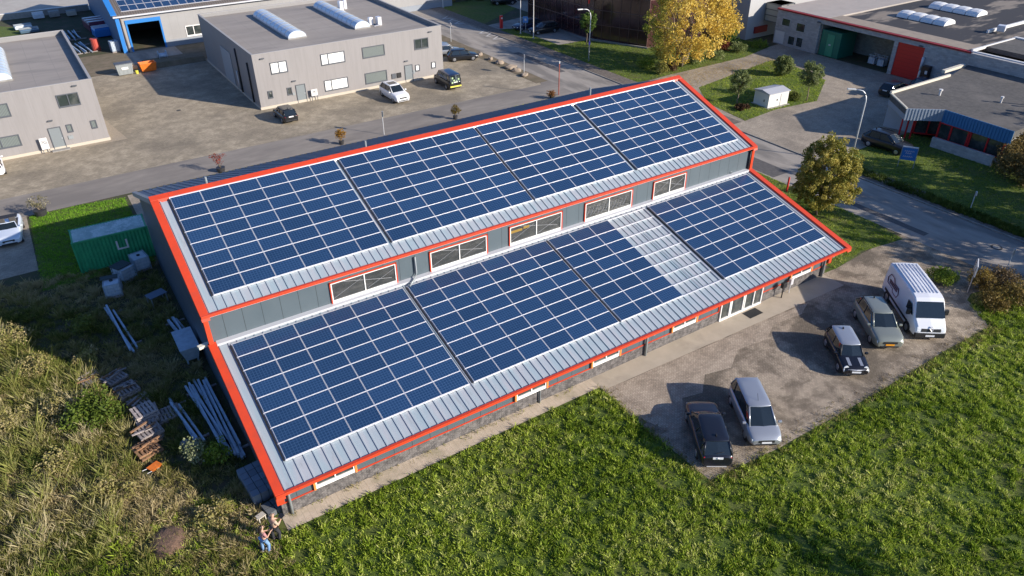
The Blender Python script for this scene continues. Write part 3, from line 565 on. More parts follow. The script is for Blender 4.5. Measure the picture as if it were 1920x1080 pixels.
# ------------------------------------------------------------------ blue and pale hall, upper left
h4 = root('workshop_hall', 'pale grey workshop hall with blue corner trim and open blue framed gate', 'building', (24, 80, 0), world=True)
wm = mat('pale_cladding', (.34, .335, .33), .6, c2=(.31, .305, .3), scale=.5, seam=(0, 1.1, .03, (.27, .27, .265)))
w = MB(); w.box(7.9, 75, .9, 8.78, 75.3, 4.95); w.box(12.98, 75, .9, 60, 75.3, 4.95); w.box(8.78, 75, 4.0, 12.98, 75.3, 4.95); w.build('front_wall', wm, h4)
w = MB(); w.box(7.88, 74.95, 0, 8.7, 75.32, .895); w.box(13.05, 74.95, 0, 60, 75.32, .895); w.build('plinth', mat('grey_plinth', (.27, .3, .34), .8), h4)
MB().xprism([(75.31, 0), (75.31, 4.9), (92, 9.6), (108, 5), (108, 0)], 7.5, 7.85).build('gable_wall', NAVY, h4)
MB().box(7.86, 88, 0, 20, 88.2, 5.2).build('inner_wall', mat('dark_interior', (.05, .05, .05), .9), h4); MB().box(19.8, 75.4, 0, 20, 87.99, 5.0).build('inner_wall', MATS['dark_interior'], h4)
BR = lambda x, s, h: Vector((x, 74.7 + s * math.cos(.275) - h * math.sin(.275), 4.98 + s * math.sin(.275) + h * math.cos(.275)))
slab(BR, 7.2, 60, 0, 18, 0, .1).build('roof', mat('brown_tile', (.14, .12, .105), .8, seam=(0, .33, .08, (.07, .06, .055))), h4)
w = MB(); slab(BR, 7.0, 7.75, 0, 18, .101, .25, 0, w); w.box(7.42, 74.8, 0, 7.9, 75.0, 4.7); w.build('blue_verge', BLUE, h4)
w = MB(); w.box(8.55, 74.9, 0, 8.78, 75.0, 4.1); w.box(12.98, 74.9, 0, 13.2, 75.0, 4.1); w.box(8.55, 74.88, 3.75, 13.2, 75.0, 4.25); w.build('gate_frame', BLUE, h4)
MB().box(7.2, 74.45, 4.78, 60, 74.68, 4.96).build('gutter', ALU, h4); downpipe(h4, [(8.15, 74.85, 4.7), (8.15, 74.85, .1)], .09, mat('brown_pipe', (.25, .2, .16), .5))
window(h4, (16.2, 75, 1.0), (1, 0, 0), 2.2, 1.5, (0, -1, 0), GLASS, WHITEF, (.5,), .1, .07, .1); window(h4, (21, 75, 1.0), (1, 0, 0), 2.2, 1.5, (0, -1, 0), GLASS, WHITEF, (.5,), .1, .07, .1)
rt = root('solar_array', 'blue solar array on the brown roof of the workshop hall', 'solar panels', BR(8.6, .9, .16)); rt.rotation_euler = (.275, 0, 0)
sm = MB(); W_, H_ = 1.06, 1.6
for a in ((0, 0, W_, .03), (0, H_ - .03, W_, H_), (0, .03, .03, H_ - .03), (W_ - .03, .03, W_, H_ - .03)): sm.box(a[0], a[1], -.03, a[2], a[3], .006, 0)
sm.add([(.03, .03, 0), (W_ - .03, .03, 0), (W_ - .03, H_ - .03, 0), (.03, H_ - .03, 0)], [(0, 1, 2, 3)], 1); f4 = None
for j in range(4):
    for i in range(22):
        p = sm.build('solar_panel', [ALU, PV], rt) if f4 is None else link(f4.copy(), rt); f4 = f4 or p; p.location = (i * 1.1, j * 1.65, 0)
MB().box(-.1, -.06, -.05, 24.3, -.01, .01).build('mounting_rails', ALU, rt)
wl = root('low_wall', 'low white capped wall along the pale yard beside the workshop hall', 'wall', (1, 107.8, 0), world=True); MB().box(-6, 107.6, 0, 7.3, 107.9, .9).build('wall', CONC, wl); MB().box(-6.05, 107.55, .902, 7.35, 107.95, 1.0).build('coping', WHITE, wl)
rw = root('retaining_bank', 'grassy earth bank between the beige block yard and the workshop hall', 'bank', (12, 66, 0), world=True); MB().xprism([(64.4, .01), (65.1, .55), (67.5, .6), (69.0, .01)], 8.6, 16.0).build('bank', DIRT, rw)

# ------------------------------------------------------------------ tinted glass building (top)
g = root('glass_office', 'dark reddish mirrored glass office with bright red steel frame behind the yellow tree', 'building', (75, 46, 0), world=True)
fp = [(65.7, 60), (65.7, 43.4), (69.2, 35.6), (82, 35.6), (82, 60)]
MB().prism(fp, 0, 8.5).build('glass_wall', REDGL, g); mb = MB(); mr = mat('mullion', (.13, .07, .06), .4)
for (ax, ay), (bx, by) in zip(fp, fp[1:]):
    L_ = math.hypot(bx - ax, by - ay); n_ = max(2, round(L_ / 1.5)); u = Vector((bx - ax, by - ay, 0)) / L_; nn = Vector((u.y, -u.x, 0)) * -1
    nn = Vector((-u.y, u.x, 0)) * -1
    for i in range(n_ + 1): mb.ob(Vector((ax, ay, 0)) + u * (L_ * i / n_ - .03), u * .06, nn * .06, (0, 0, 8.5))
    for z in (.0, 2.2, 4.2, 6.3, 8.3): mb.ob(Vector((ax, ay, z)), u * L_, nn * .075, (0, 0, .08))
mb.build('mullions', mr, g); MB().prism([(65.5, 60.2), (65.5, 43.3), (69.1, 35.4), (82.2, 35.4), (82.2, 60.2)], 8.502, 8.8).build('roof', DARKR, g)
mb = MB(); 
for x, y in ((64.6, 43.2), (64.6, 46.5), (64.6, 49.8)): mb.box(x, y, 5.2, x + .16, y + .16, 9.2)
mb.box(64.6, 43.2, 7.2, 64.76, 50, 7.36); mb.box(64.6, 43.2, 8.9, 64.76, 50, 9.06); mb.box(64.76, 43.2, 7.2, 65.6, 43.36, 7.36); mb.box(64.76, 49.8, 7.2, 65.6, 49.96, 7.36); mb.build('steel_frame', mat('signal_red', (.75, .03, .02), .4), g)
kb = MB(); kb.prism([(65.2, 43.2), (68.8, 35.0), (69.0, 35.2), (65.5, 43.5)], 0, .25); kb.build('edge_stone', KERB, g)

# ------------------------------------------------------------------ big right complex
bw = root('factory_building', 'large pale factory with flat roofs, red gate and dark red roof edge', 'building', (100, 12, 0), world=True)
w = MB(); H5 = 4.75
w.box(86, 20.4, 0, 86.35, 27.6, H5 - .2); w.box(86, 9.5, 4.0, 86.35, 20.398, H5 - .2); w.box(86, 8.98, 0, 86.35, 9.498, H5 - .2); w.box(86, 5.5, 4.0, 86.35, 8.978, H5 - .2); w.box(86, -30, 0, 86.35, 5.498, H5 - .2); w.build('front_wall', BWALL, bw)
w = MB(); w.box(91, 9.2, 0, 91.3, 20.4, 4.0); w.box(86.36, 20.2, 0, 91, 20.398, 4.0); w.box(86.36, 9.0, 0, 91, 9.2, 4.0); w.build('porch_wall', mat('cream_brick', (.36, .35, .31), .9, brick=(1., (.7, .7, .7), .4, .2, .02, 'wall')), bw)
MB().box(86.1, 5.5, .02, 86.2, 8.98, 4.0).build('roller_gate', REDGATE, bw)
MB().box(85.9, -30, H5 - .2, 86.36, 27.7, H5).build('roof_edge', REDDARK, bw)
MB().box(86.37, .4, H5 - .19, 89.2, 19.6, H5 + .03).build('roof_margin', EDGER, bw)
MB().box(86.37, 19.61, H5 - .19, 112, 27.7, H5 + .04).build('pale_roof', PALER, bw)
MB().box(89.21, .4, H5 - .6, 130, 19.6, H5 - .15).build('stained_roof', STAINR, bw)
MB().box(89.21, -30, H5 - .4, 130, .39, H5 + .1).build('grey_roof', DARKR, bw)
w = MB(); w.box(86.37, .15, H5 - .1, 95.5, .38, H5 + .2); w.box(85.95, -30, H5 + .001, 86.3, .1, H5 + .12); w.box(95.5, -4.5, H5 + .1, 96, .4, H5 + .25); w.box(96.2, 3.8, H5 - .1, 120, 4.05, H5 + .25); w.build('parapet', WHITE, bw)
MB().box(112.01, 19.61, H5 - .19, 130, 27.7, H5 + .04).build('grey_roof', DARKR, bw)
def domes(x0, y0, n, w_, l_):
    s_ = MB()
    for i in range(n):
        ya = y0 + i * l_ / n; rings = []
        for k in range(5):
            y = ya + (l_ / n - .12) * k / 4; hh = .75 * (1 if 0 < k < 4 else .9); rings.append([(x0 + w_ * (.5 - .5 * math.cos(math.pi * q / 8)), y, H5 - .1 + hh * math.sin(math.pi * q / 8)) for q in range(9)])
        s_.loft(rings, False, 0, False); s_.poly(rings[0]); s_.poly(rings[-1][::-1])
    s_.build('skylight', mat('white_dome', (.78, .78, .76), .35), bw)
domes(95, 8.8, 4, 2.6, 6.8); domes(103.3, 9.2, 4, 2.6, 7)
MB().cb((97.5, 3.0, H5 + .5), .9, .9, .7, .3).build('roof_vent', ALU, bw, bevel=.05)
for y0, y1, z0, z1, g_ in ((25.75, 27.5, .1, 1.85, WHITE), (23.95, 25.1, .3, 1.5, GLASS), (22.6, 23.7, .3, 1.6, GLASS), (22.65, 24.1, 2.3, 3.45, GLASS), (25.2, 26.6, 2.6, 3.6, GLASS)):
    window(bw, (86, y1, z0), (0, -1, 0), y1 - y0, z1 - z0, (-1, 0, 0), g_, GREYW, (), .06, .05)
for y in (20.6, 6.0, -3): MB().cb((85.85, y, 4.15), .3, .4, .12).build('wall_lamp', DKFRAME, bw)
window(bw, (86, .5, 1.2), (0, -1, 0), 2.2, 1.3, (-1, 0, 0), GLASS, DKFRAME, (.5,))
gc = root('site_cabin', 'green steel cabin standing in the open porch of the factory', 'cabin', (87.5, 18.2, 0), world=True)
MB().box(86.2, 17.0, .02, 89.5, 20.0, 3.3).build('body', GREEND, gc, bevel=.03); MB().box(86.13, 17.9, .1, 86.19, 19.0, 2.9).build('door', mat('cabin_door', (.06, .3, .17), .5), gc); MB().box(86.08, 18.3, 1.5, 86.125, 18.6, 1.65).build('sign_plate', WHITE, gc)
for i in range(2):
    c = root('gas_cage', 'pale wire crate at the back wall of the porch, the %s one' % ('left' if i == 0 else 'right'), 'crate', (88.2, 13.0 - i * 1.3, 0), group='crates in the factory porch'); mb = MB()
    for z in (.15, .5, .85, 1.2):
        for a in ((-.5, -.5, .5, -.46), (-.5, .46, .5, .5), (-.5, -.5, -.46, .5), (.46, -.5, .5, .5)): mb.box(a[0], a[1], z, a[2], a[3], z + .05)
    for a in (-.5, -.17, .16, .46):
        for b_ in (-.5, .46): mb.box(a, b_, .1, a + .04, b_ + .04, 1.25); mb.box(b_, a, .1, b_ + .04, a + .04, 1.25)
    mb.build('cage', PLAST, c); MB().box(-.44, -.44, .12, .44, .44, .9).build('bin', PLAST, c)
vm = root('vending_machine', 'dark brown machine cabinet beside the red gate', 'cabinet', (85.6, 4.4, 0), world=True); MB().box(85.3, 3.95, 0, 85.95, 4.85, 2.2).build('body', mat('dark_brown', (.05, .025, .02), .4), vm, bevel=.03)
MB().box(85.27, 4.05, 1.3, 85.295, 4.35, 1.7).build('panel', WHITE, vm)
mb = MB(); mb.tube([(85.6, 5.1, 0), (85.6, 5.1, 1.35), (85.6, 5.1, 1.5)], [.16, .16, .05], 10); mb.tube([(85.75, 5.25, 1.5), (85.75, 5.25, 3.0)], .14, 10)
gb = root('gas_bottles', 'tall white gas bottles standing beside the red gate', 'gas bottles', (85.6, 5.1, 0), world=True); mb.build('bottle', WHITE, gb, smooth=True)
tw = root('tower_block', 'white walled building corner with dark red sign box behind the yellow tree', 'building', (94, 42, 0), world=True)
MB().box(83.8, 30.8, 0, 110, 60, 6.9).build('wall', mat('white_render', (.4, .4, .4), .8, seam=(0, .5, .02, (.42, .42, .41))), tw); MB().box(83.7, 30.7, 6.905, 110.1, 60.1, 7.15).build('roof', PALER, tw); MB().box(83.69, 30.62, 6.8, 110.1, 30.69, 7.2).build('roof_trim', RED, tw)
MB().box(85.4, 30.55, .7, 88.0, 30.79, 1.6).build('sign_box', REDDARK, tw)
mb = MB(); mb.box(87.0, 28.0, 2.4, 89.8, 30.5, 4.9); mb.build('oriel_window', mat('oriel', (.33, .33, .29), .4), tw); mb = MB()
for z in (2.4, 3.2, 4.0, 4.8): mb.box(86.93, 27.93, z, 89.87, 30.5, z + .1)
for a in (86.93, 88.35, 89.75): mb.box(a, 27.9, 2.4, a + .1, 28.0, 4.9)
mb.build('oriel_frame', DKFRAME, tw)

# ------------------------------------------------------------------ low office with blue fascia
of = root('low_office', 'low office with grey flat roof, blue ribbed fascia and red window frames', 'building', (78, -8, 0), world=True); HO = 3.45
MB().prism([(69.6, -2.2), (69.6, -4.4), (73.0, -9.0), (73.0, -7.2), (69.05, -7.2), (69.05, -13.8), (79.5, -13.8), (92, -6), (85.7, -.2), (79.5, -1.4)], 0, HO - .6).build('wall', GREYW, of)
MB().prism([(69.0, -1.5), (66.2, -5.1), (69.0, -7.4), (68.6, -14.2), (95, -14.2), (95, -.5), (85.7, -.2), (79.6, -1.5)], HO - .598, HO).build('roof', DARKR, of)
MB().box(85.4, -10, 3.0, 86, -.2, H5 + .02).build('party_wall', BWALL, of)
w = MB(); w.prism([(69.0, -1.4), (66.1, -5.1), (66.25, -5.2), (69.1, -1.6)], HO, HO + .12); w.prism([(69.0, -1.4), (69.0, -1.62), (79.6, -1.62), (79.6, -1.4)], HO, HO + .25); w.prism([(80.2, -.2), (80.2, -.6), (84.4, -.5), (84.4, -.1)], HO, HO + .3); w.build('parapet_cap', mat('cream_cap', (.6, .56, .46), .6), of)
def ribbed(a, b, z0, z1, out, m, nm):
    a, b = Vector((*a, 0)), Vector((*b, 0)); L_ = (b - a).length; u = (b - a) / L_; n_ = Vector((u.y, -u.x, 0)) * out; mb = MB(); mb.ob(a + Z3 * z0 + n_ * .005, u * L_, n_ * .05, Z3 * (z1 - z0), 0)
    for i in range(int(L_ / .3)): mb.ob(a + u * (i * .3 + .02) + Z3 * (z0 + .01) + n_ * .055, u * .13, n_ * .05, Z3 * (z1 - z0 - .02), 0)
    return mb.build(nm, m, of)
ribbed((66.2, -5.1), (69.0, -7.4), HO - 1.15, HO + .02, 1, mat('pale_profile', (.36, .43, .52), .4, .2), 'ribbed_fascia'); ribbed((69.0, -7.4), (68.6, -14.2), HO - 1.25, HO + .02, 1, BLUEMET, 'ribbed_fascia')
MB().prism([(69.0, -1.5), (66.2, -5.1), (66.3, -5.2), (69.1, -1.62)], HO - 1.1, HO - .6).build('side_fascia', mat('grey_blue', (.26, .3, .34), .6), of)
MB().prism([(69.0, -1.6), (69.6, -4.2), (69.75, -4.2), (69.2, -1.5)], 0, HO - 1.1).build('side_wall', GREYW, of)
rm = mat('window_red', (.6, .015, .02), .45)
MB().box(67.75, -13.6, 0, 68.0, -7.6, 1.0).build('low_wall', BWALL, of)
window(of, (69.05, -7.25, .5), (0, -1, 0), 3.1, 1.75, (-1, 0, 0), GLASS, rm, (.42,), .16, .12); window(of, (69.05, -10.4, .5), (0, -1, 0), 3.3, 1.75, (-1, 0, 0), GLASS, rm, (.52,), .14, .12)
window(of, (69.6, -4.5, .05), Vector((3.4, -4.6, 0)).normalized(), 2.6, 2.3, Vector((-4.6, -3.4, 0)).normalized(), GLASS, rm, (.5,), .14, .1)
mb = MB()
for p_ in ((67.1, -4.6), (67.5, -5.0), (67.9, -5.35)): mb.box(p_[0], p_[1], 0, p_[0] + .12, p_[1] + .12, HO - .6)
mb.build('porch_post', rm, of)
for x, y, r_, h_ in ((72.6, -4.6, .16, .5), (75.4, -9.3, .13, .5), (77, -11.3, .16, 1.1), (76.6, -11.9, .14, .6), (75.2, -13.0, .22, .9)):
    mb = MB(); mb.tube([(x, y, HO), (x, y, HO + h_)], r_ * .7, 8); mb.tube([(x, y, HO + h_), (x, y, HO + h_ + .14)], r_ * 1.25, 8); mb.build('roof_vent', WHITE, of)

# ------------------------------------------------------------------ white hut
ht = root('transformer_hut', 'small white hut with double door on the lawn between ball trees', 'hut', (64.9, 9.9, 0), R(-4)); hw, hd = 1.5, 1.1
MB().box(-hw, -hd, 0, hw, hd, 1.55).build('wall', WHITE, ht); r_ = MB(); r_.xprism([(-hd - .12, 1.552), (-hd - .12, 1.63), (0, 1.86), (hd + .12, 1.63), (hd + .12, 1.552)], -hw - .1, hw + .1); r_.build('roof', mat('hut_roof', (.42, .43, .46), .6), ht)
MB().box(.3, -hd - .04, .1, 1.35, -hd - .001, 1.4).build('door', mat('hut_door', (.6, .59, .56), .5), ht); MB().box(-.25, -hd - .05, .7, -.15, -hd - .001, .9).build('handle', BLACKP, ht); MB().box(-hw - .2, -hd - .25, .012, hw + .2, hd + .2, .06).build('base', CONC, ht)
MB().box(-hw - .04, -.5, .6, -hw - .001, -.4, .85).build('handle', BLACKP, ht)
# ------------------------------------------------------------------ vehicles
def paint(nm, c, metal=.2): return mat('paint_' + nm, c, .28, metal, coat=.6)
KIND = {   # roof front/rear and belt line as fractions of the length, heights as fractions of H: xf, xf2, xr, xr2, belt, hood
    'hatch': (.24, .07, -.475, -.37, .62, .52), 'suv': (.245, .07, -.48, -.35, .64, .57), 'estate': (.22, .05, -.475, -.38, .62, .53), 'mpv': (.31, .12, -.485, -.42, .58, .5),
    'mini': (.22, .10, -.475, -.40, .63, .54), 'minivan': (.33, .18, -.49, -.46, .58, .52), 'van': (.40, .25, -.495, -.49, .56, .5), 'open': (.17, .04, -.3, -.2, .72, .62)}
def car(name, label, x, y, head, L, Wd, H, kind, pm_, group=None, roofm=None, plate=PLATE, tail=True, extra=None, wr=.32, cat='car'):
    rt = root(name, label, cat, (x, y, 0), R(head), group); xf, xf2, xr, xr2, bz, hz = KIND[kind]; w = Wd / 2; zb = .2; belt = bz * H; hood = hz * H
    st = [-.5, -.492, -.47, -.42, -.3, -.1, .1, xf, xf + .05, .38, .43, .465, .488, .5]; st = sorted(set(st)); rings = []
    for f in st:
        X = f * L; e = abs(f)
        ww = w * (1 if e < .3 else 1 - .2 * ((e - .3) / .2) ** 3.6)
        if f <= xf: zt = belt * (1 + .03 * min(1, max(0, -f) * 2))
        else: zt = belt + (hood - belt) * min(1, ((f - xf) / (.45 - xf))) ** .9
        if f > .45: zt -= (f - .45) / .05 * .2 * hood
        if f < -.47: zt -= (-.47 - f) / .03 * .12
        z0 = zb + (.1 * max(0, (e - .44) / .06)); h = zt - z0
        prof = [(0, z0), (.8, z0), (.95, z0 + .06), (1, z0 + .35 * h), (1, z0 + .62 * h), (.965, zt - .09), (.88, zt - .015), (.5, zt + .015), (0, zt + .025)]
        rings.append([(X, ww * a, z) for a, z in prof] + [(X, -ww * a, z) for a, z in prof[-2:0:-1]])
    rings = [[(p[0] * .999, p[1] * .9, p[2]) for p in rings[0]]] + rings + [[(p[0], p[1] * .9, p[2]) for p in rings[-1]]]
    subsurf(MB().loft(rings).build('body', pm_, rt, smooth=True), 1)
    # cabin
    tb = .87; tr = .70 if kind not in ('minivan', 'van') else .8; rz_ = H - .07
    def ring(xa, xb, yw, z, bow): return [(xa * L - bow * .5, 0, z), (xa * L, yw * w * .9, z), (xa * L + .25, yw * w, z), (xb * L - .3, yw * w, z), (xb * L, yw * w * .9, z), (xb * L + bow, 0, z), (xb * L, -yw * w * .9, z), (xb * L - .3, -yw * w, z), (xa * L + .25, -yw * w, z), (xa * L, -yw * w * .9, z)]
    A = ring(xr, xf, tb, belt - .02, .1); B = ring(xr2, xf2, tr, rz_, .05)
    def pane(nm, ids):
        mb = MB()
        for i in ids: j = (i + 1) % 10; mb.add([A[i], A[j], B[j], B[i]], [(0, 1, 2, 3)])
        return mb.build(nm, CGLS, rt)
    if kind != 'open':
        pane('rear_window', (9, 0)); pane('side_window', (1, 2, 3)); pane('windscreen', (4, 5)); pane('side_window', (6, 7, 8))
        def in_(r_, s, dz): cx = sum(p[0] for p in r_) / 10; return [(cx + (p[0] - cx) * s, p[1] * s, p[2] + dz) for p in r_]
        MB().loft([in_(B, 1.015, -.02), in_(B, 1.01, .025), in_(B, .93, .055), in_(B, .6, .075)]).build('roof', roofm or pm_, rt, smooth=True, bevel=.015)
        mb = MB(); mid = (xr + xf) / 2; mid2 = (xr2 + xf2) / 2
        for s in (1, -1):
            for a, b in ((A[1], B[1]), (A[4], B[4])): MB().tube([(a[0], a[1] * s, a[2]), (b[0], b[1] * s, b[2])], .045, 6).build('pillar', pm_ if kind != 'mini' else BLACKP, rt, smooth=True)
            for q in (0.02, -.22 if kind in ('estate', 'suv', 'mpv', 'minivan') else -.26): MB().tube([(mid * L + q * L, tb * w * s, belt), (mid2 * L + q * L * .85, tr * w * s, rz_)], .035, 6).build('pillar', BLACKP, rt, smooth=True)
    else:
        MB().box(-.28 * L, -w * .78, belt - .1, .15 * L, w * .78, belt + .02).build('cockpit', mat('cockpit', (.03, .03, .035), .8), rt); mb = MB()
        for s in (1, -1):
            mb.box(-.02 * L - .25, s * .38 - .26, belt - .1, -.02 * L + .2, s * .38 + .26, belt + .04); mb.ob((-.02 * L - .4, s * .38 - .24, belt), (.14, 0, 0), (0, .48, 0), (-.1, 0, .42))
        mb.build('seats', mat('seat_leather', (.06, .055, .05), .6), rt, bevel=.04); pane('windscreen', (4, 5)); mb = MB()
        mb.tube([A[4], B[4], B[5], B[6], A[6]], .035, 6); mb.build('windscreen_frame', pm_, rt); MB().ob((-.47 * L, -w * .7, belt + .03), (.17 * L, 0, 0), (0, w * 1.4, 0), (0, 0, .05)).build('folded_roof', BLACKP, rt, bevel=.03)
    for sx in (.315, -.305):
        for s in (1, -1):
            c = Vector((sx * L, s * (w - .125), wr)); n = 16
            def disc(r1, y0, y1, k=n): return [[(c.x + r1[q] * math.cos(2 * math.pi * i / k), c.y + s * yy, c.z + r1[q] * math.sin(2 * math.pi * i / k)) for i in range(k)] for q, yy in enumerate((y0, y1))]
            wl_ = MB().loft(disc((wr, wr), -.08, .098)).build('wheel', BLACKP, rt); MB().loft(disc((wr * 1.0, wr * .93), .099, .112)).build('tyre', RUBBER, wl_)
            mb = MB(); mb.loft(disc((wr * .62, wr * .55), .1125, .13))
            mb.build('rim', RIM, wl_)
            MB().loft(disc((wr * 1.14, wr * 1.12), .06, .0935)).build('wheel_arch', BLACKP, rt)
    hw_ = w * .66
    for s in (1, -1):
        MB().ob((.44 * L, s * w * .68 - .16, hood * .64), (.055 * L, 0, -.02), (0, .32, 0), (-.06, 0, .16)).build('headlight', LAMPW, rt, bevel=.03)
        MB().ob((-.499 * L, s * hw_ - .11, belt * .7), (.08, 0, 0), (0, .22, 0), (.03, 0, .2)).build('taillight', LAMPR, rt, bevel=.02)
        mb = MB(); mb.cb((xf * L - .2, s * (w + .05), belt + .04), .13, .2, .13); mb.build('wing_mirror', pm_, rt, bevel=.03)
    mb = MB(); mb.ob((.48 * L, -w * .46, hood * .6), (.02 * L + .03, 0, 0), (0, w * .92, 0), (-.012, 0, .15)); mb.ob((.48 * L, -w * .6, .3), (.02 * L + .022, 0, 0), (0, w * 1.2, 0), (0, 0, .1)); mb.build('grille', BLACKP, rt, bevel=.015)
    MB().box(.5 * L - .015, -.26, .44, .5 * L + .036, .26, .55).build('number_plate', plate, rt); MB().box(-.5 * L - .02, -.26, .5 * H, -.5 * L + .01, .26, .5 * H + .12).build('number_plate', plate, rt)
    MB().box(-.5 * L - .01, -w * .7, .28, -.5 * L + .06, w * .7, .42).build('bumper', BLACKP if kind in ('suv', 'van') else pm_, rt, bevel=.02)
    if extra: extra(rt, L, w, H, belt, hood)
    return rt
BLK = paint('black', (.012, .013, .016), .1); DBL = paint('dark_blue', (.012, .022, .06), .2); SIL = paint('silver', (.42, .44, .47), .5); WHT = paint('white', (.75, .76, .78), 0); GGN = paint('grey_green', (.27, .29, .25), .35); BRZ = paint('blue_black', (.014, .016, .024), .2); LBL = paint('steel_blue', (.1, .17, .25), .4)
def rails(rt, L, w, H, belt, hood):
    mb = MB()
    for s in (1, -1): mb.tube([(-.34 * L, s * w * .68, H + .0), (.02 * L, s * w * .68, H + .0)], .025, 6)
    mb.build('roof_rails', BLACKP, rt); MB().cb((-.3 * L, 0, H + .05), .12, .05, .09).build('aerial', BLACKP, rt)
def aer(rt, L, w, H, belt, hood): MB().cb((-.3 * L, 0, H + .05), .14, .06, .09).build('aerial', BLACKP, rt, bevel=.01)
def wipers(rt, L, w, H, belt, hood):
    aer(rt, L, w, H, belt, hood); MB().tube([(-.478 * L, .1, belt + .1), (-.465 * L, -.3, belt + .16)], .012, 5).build('wiper', BLACKP, rt)
    MB().tube([(-.502 * L, -.05, belt * .86), (-.502 * L, .05, belt * .9)], .05, 8).build('badge', ALU, rt)
    mb = MB(); mb.box(-.5 * L - .015, -w * .55, .22, -.5 * L + .01, w * .55, .26); mb.build('chrome_strip', ALU, rt)
car('parked_car', 'black hatchback seen from behind, nearest the field edge of the front car park', 19.81, -24.7, 56, 4.5, 1.82, 1.5, 'hatch', BRZ, 'cars in front of the hall', extra=wipers)
def ant(rt, L, w, H, belt, hood): MB().tube([(.04 * L, 0, H - .02), (-.02 * L, 0, H + .3)], .01, 5).build('aerial', BLACKP, rt)
car('parked_car', 'silver people carrier facing the field beside the black hatchback', 22.88, -25.09, -121, 4.35, 1.82, 1.6, 'mpv', SIL, 'cars in front of the hall', extra=ant)
def minix(rt, L, w, H, belt, hood):
    aer(rt, L, w, H, belt, hood)
    for s in (1, -1):
        mb = MB(); z = lambda f: belt + (hood - belt) * min(1, (f - .22) / .23) ** .9 + .022
        fs_ = (.27, .33, .39, .44); mb.loft([[(f * L, s * .34 - .09, z(f)), (f * L, s * .34 + .09, z(f))] for f in fs_], False, 0, False); mb.build('bonnet_stripe', SIL, rt)
        MB().tube([(.452 * L, s * .56, hood * .84), (.468 * L, s * .56, hood * .86)], .15, 14).build('round_headlight', LAMPW, rt, smooth=False)
    MB().box(.488 * L, -.52, .3, .5 * L + .018, .52, .37).build('chrome_bumper', ALU, rt, bevel=.02); MB().tube([(.485 * L, -.5, .62), (.5 * L, 0, .63), (.485 * L, .5, .62)], .03, 6).build('chrome_grille_bar', ALU, rt)
car('parked_car', 'small black car with silver roof and two silver bonnet stripes', 31.77, -24.36, -126, 3.85, 1.7, 1.42, 'mini', paint('deep_black', (.01, .01, .014), .1), 'cars in front of the hall', roofm=SIL, extra=minix)
car('parked_car', 'grey green crossover with orange number plate parked beside the white van', 35.95, -23.6, -126, 4.45, 1.86, 1.62, 'suv', GGN, 'cars in front of the hall', plate=PLATEO, extra=rails)
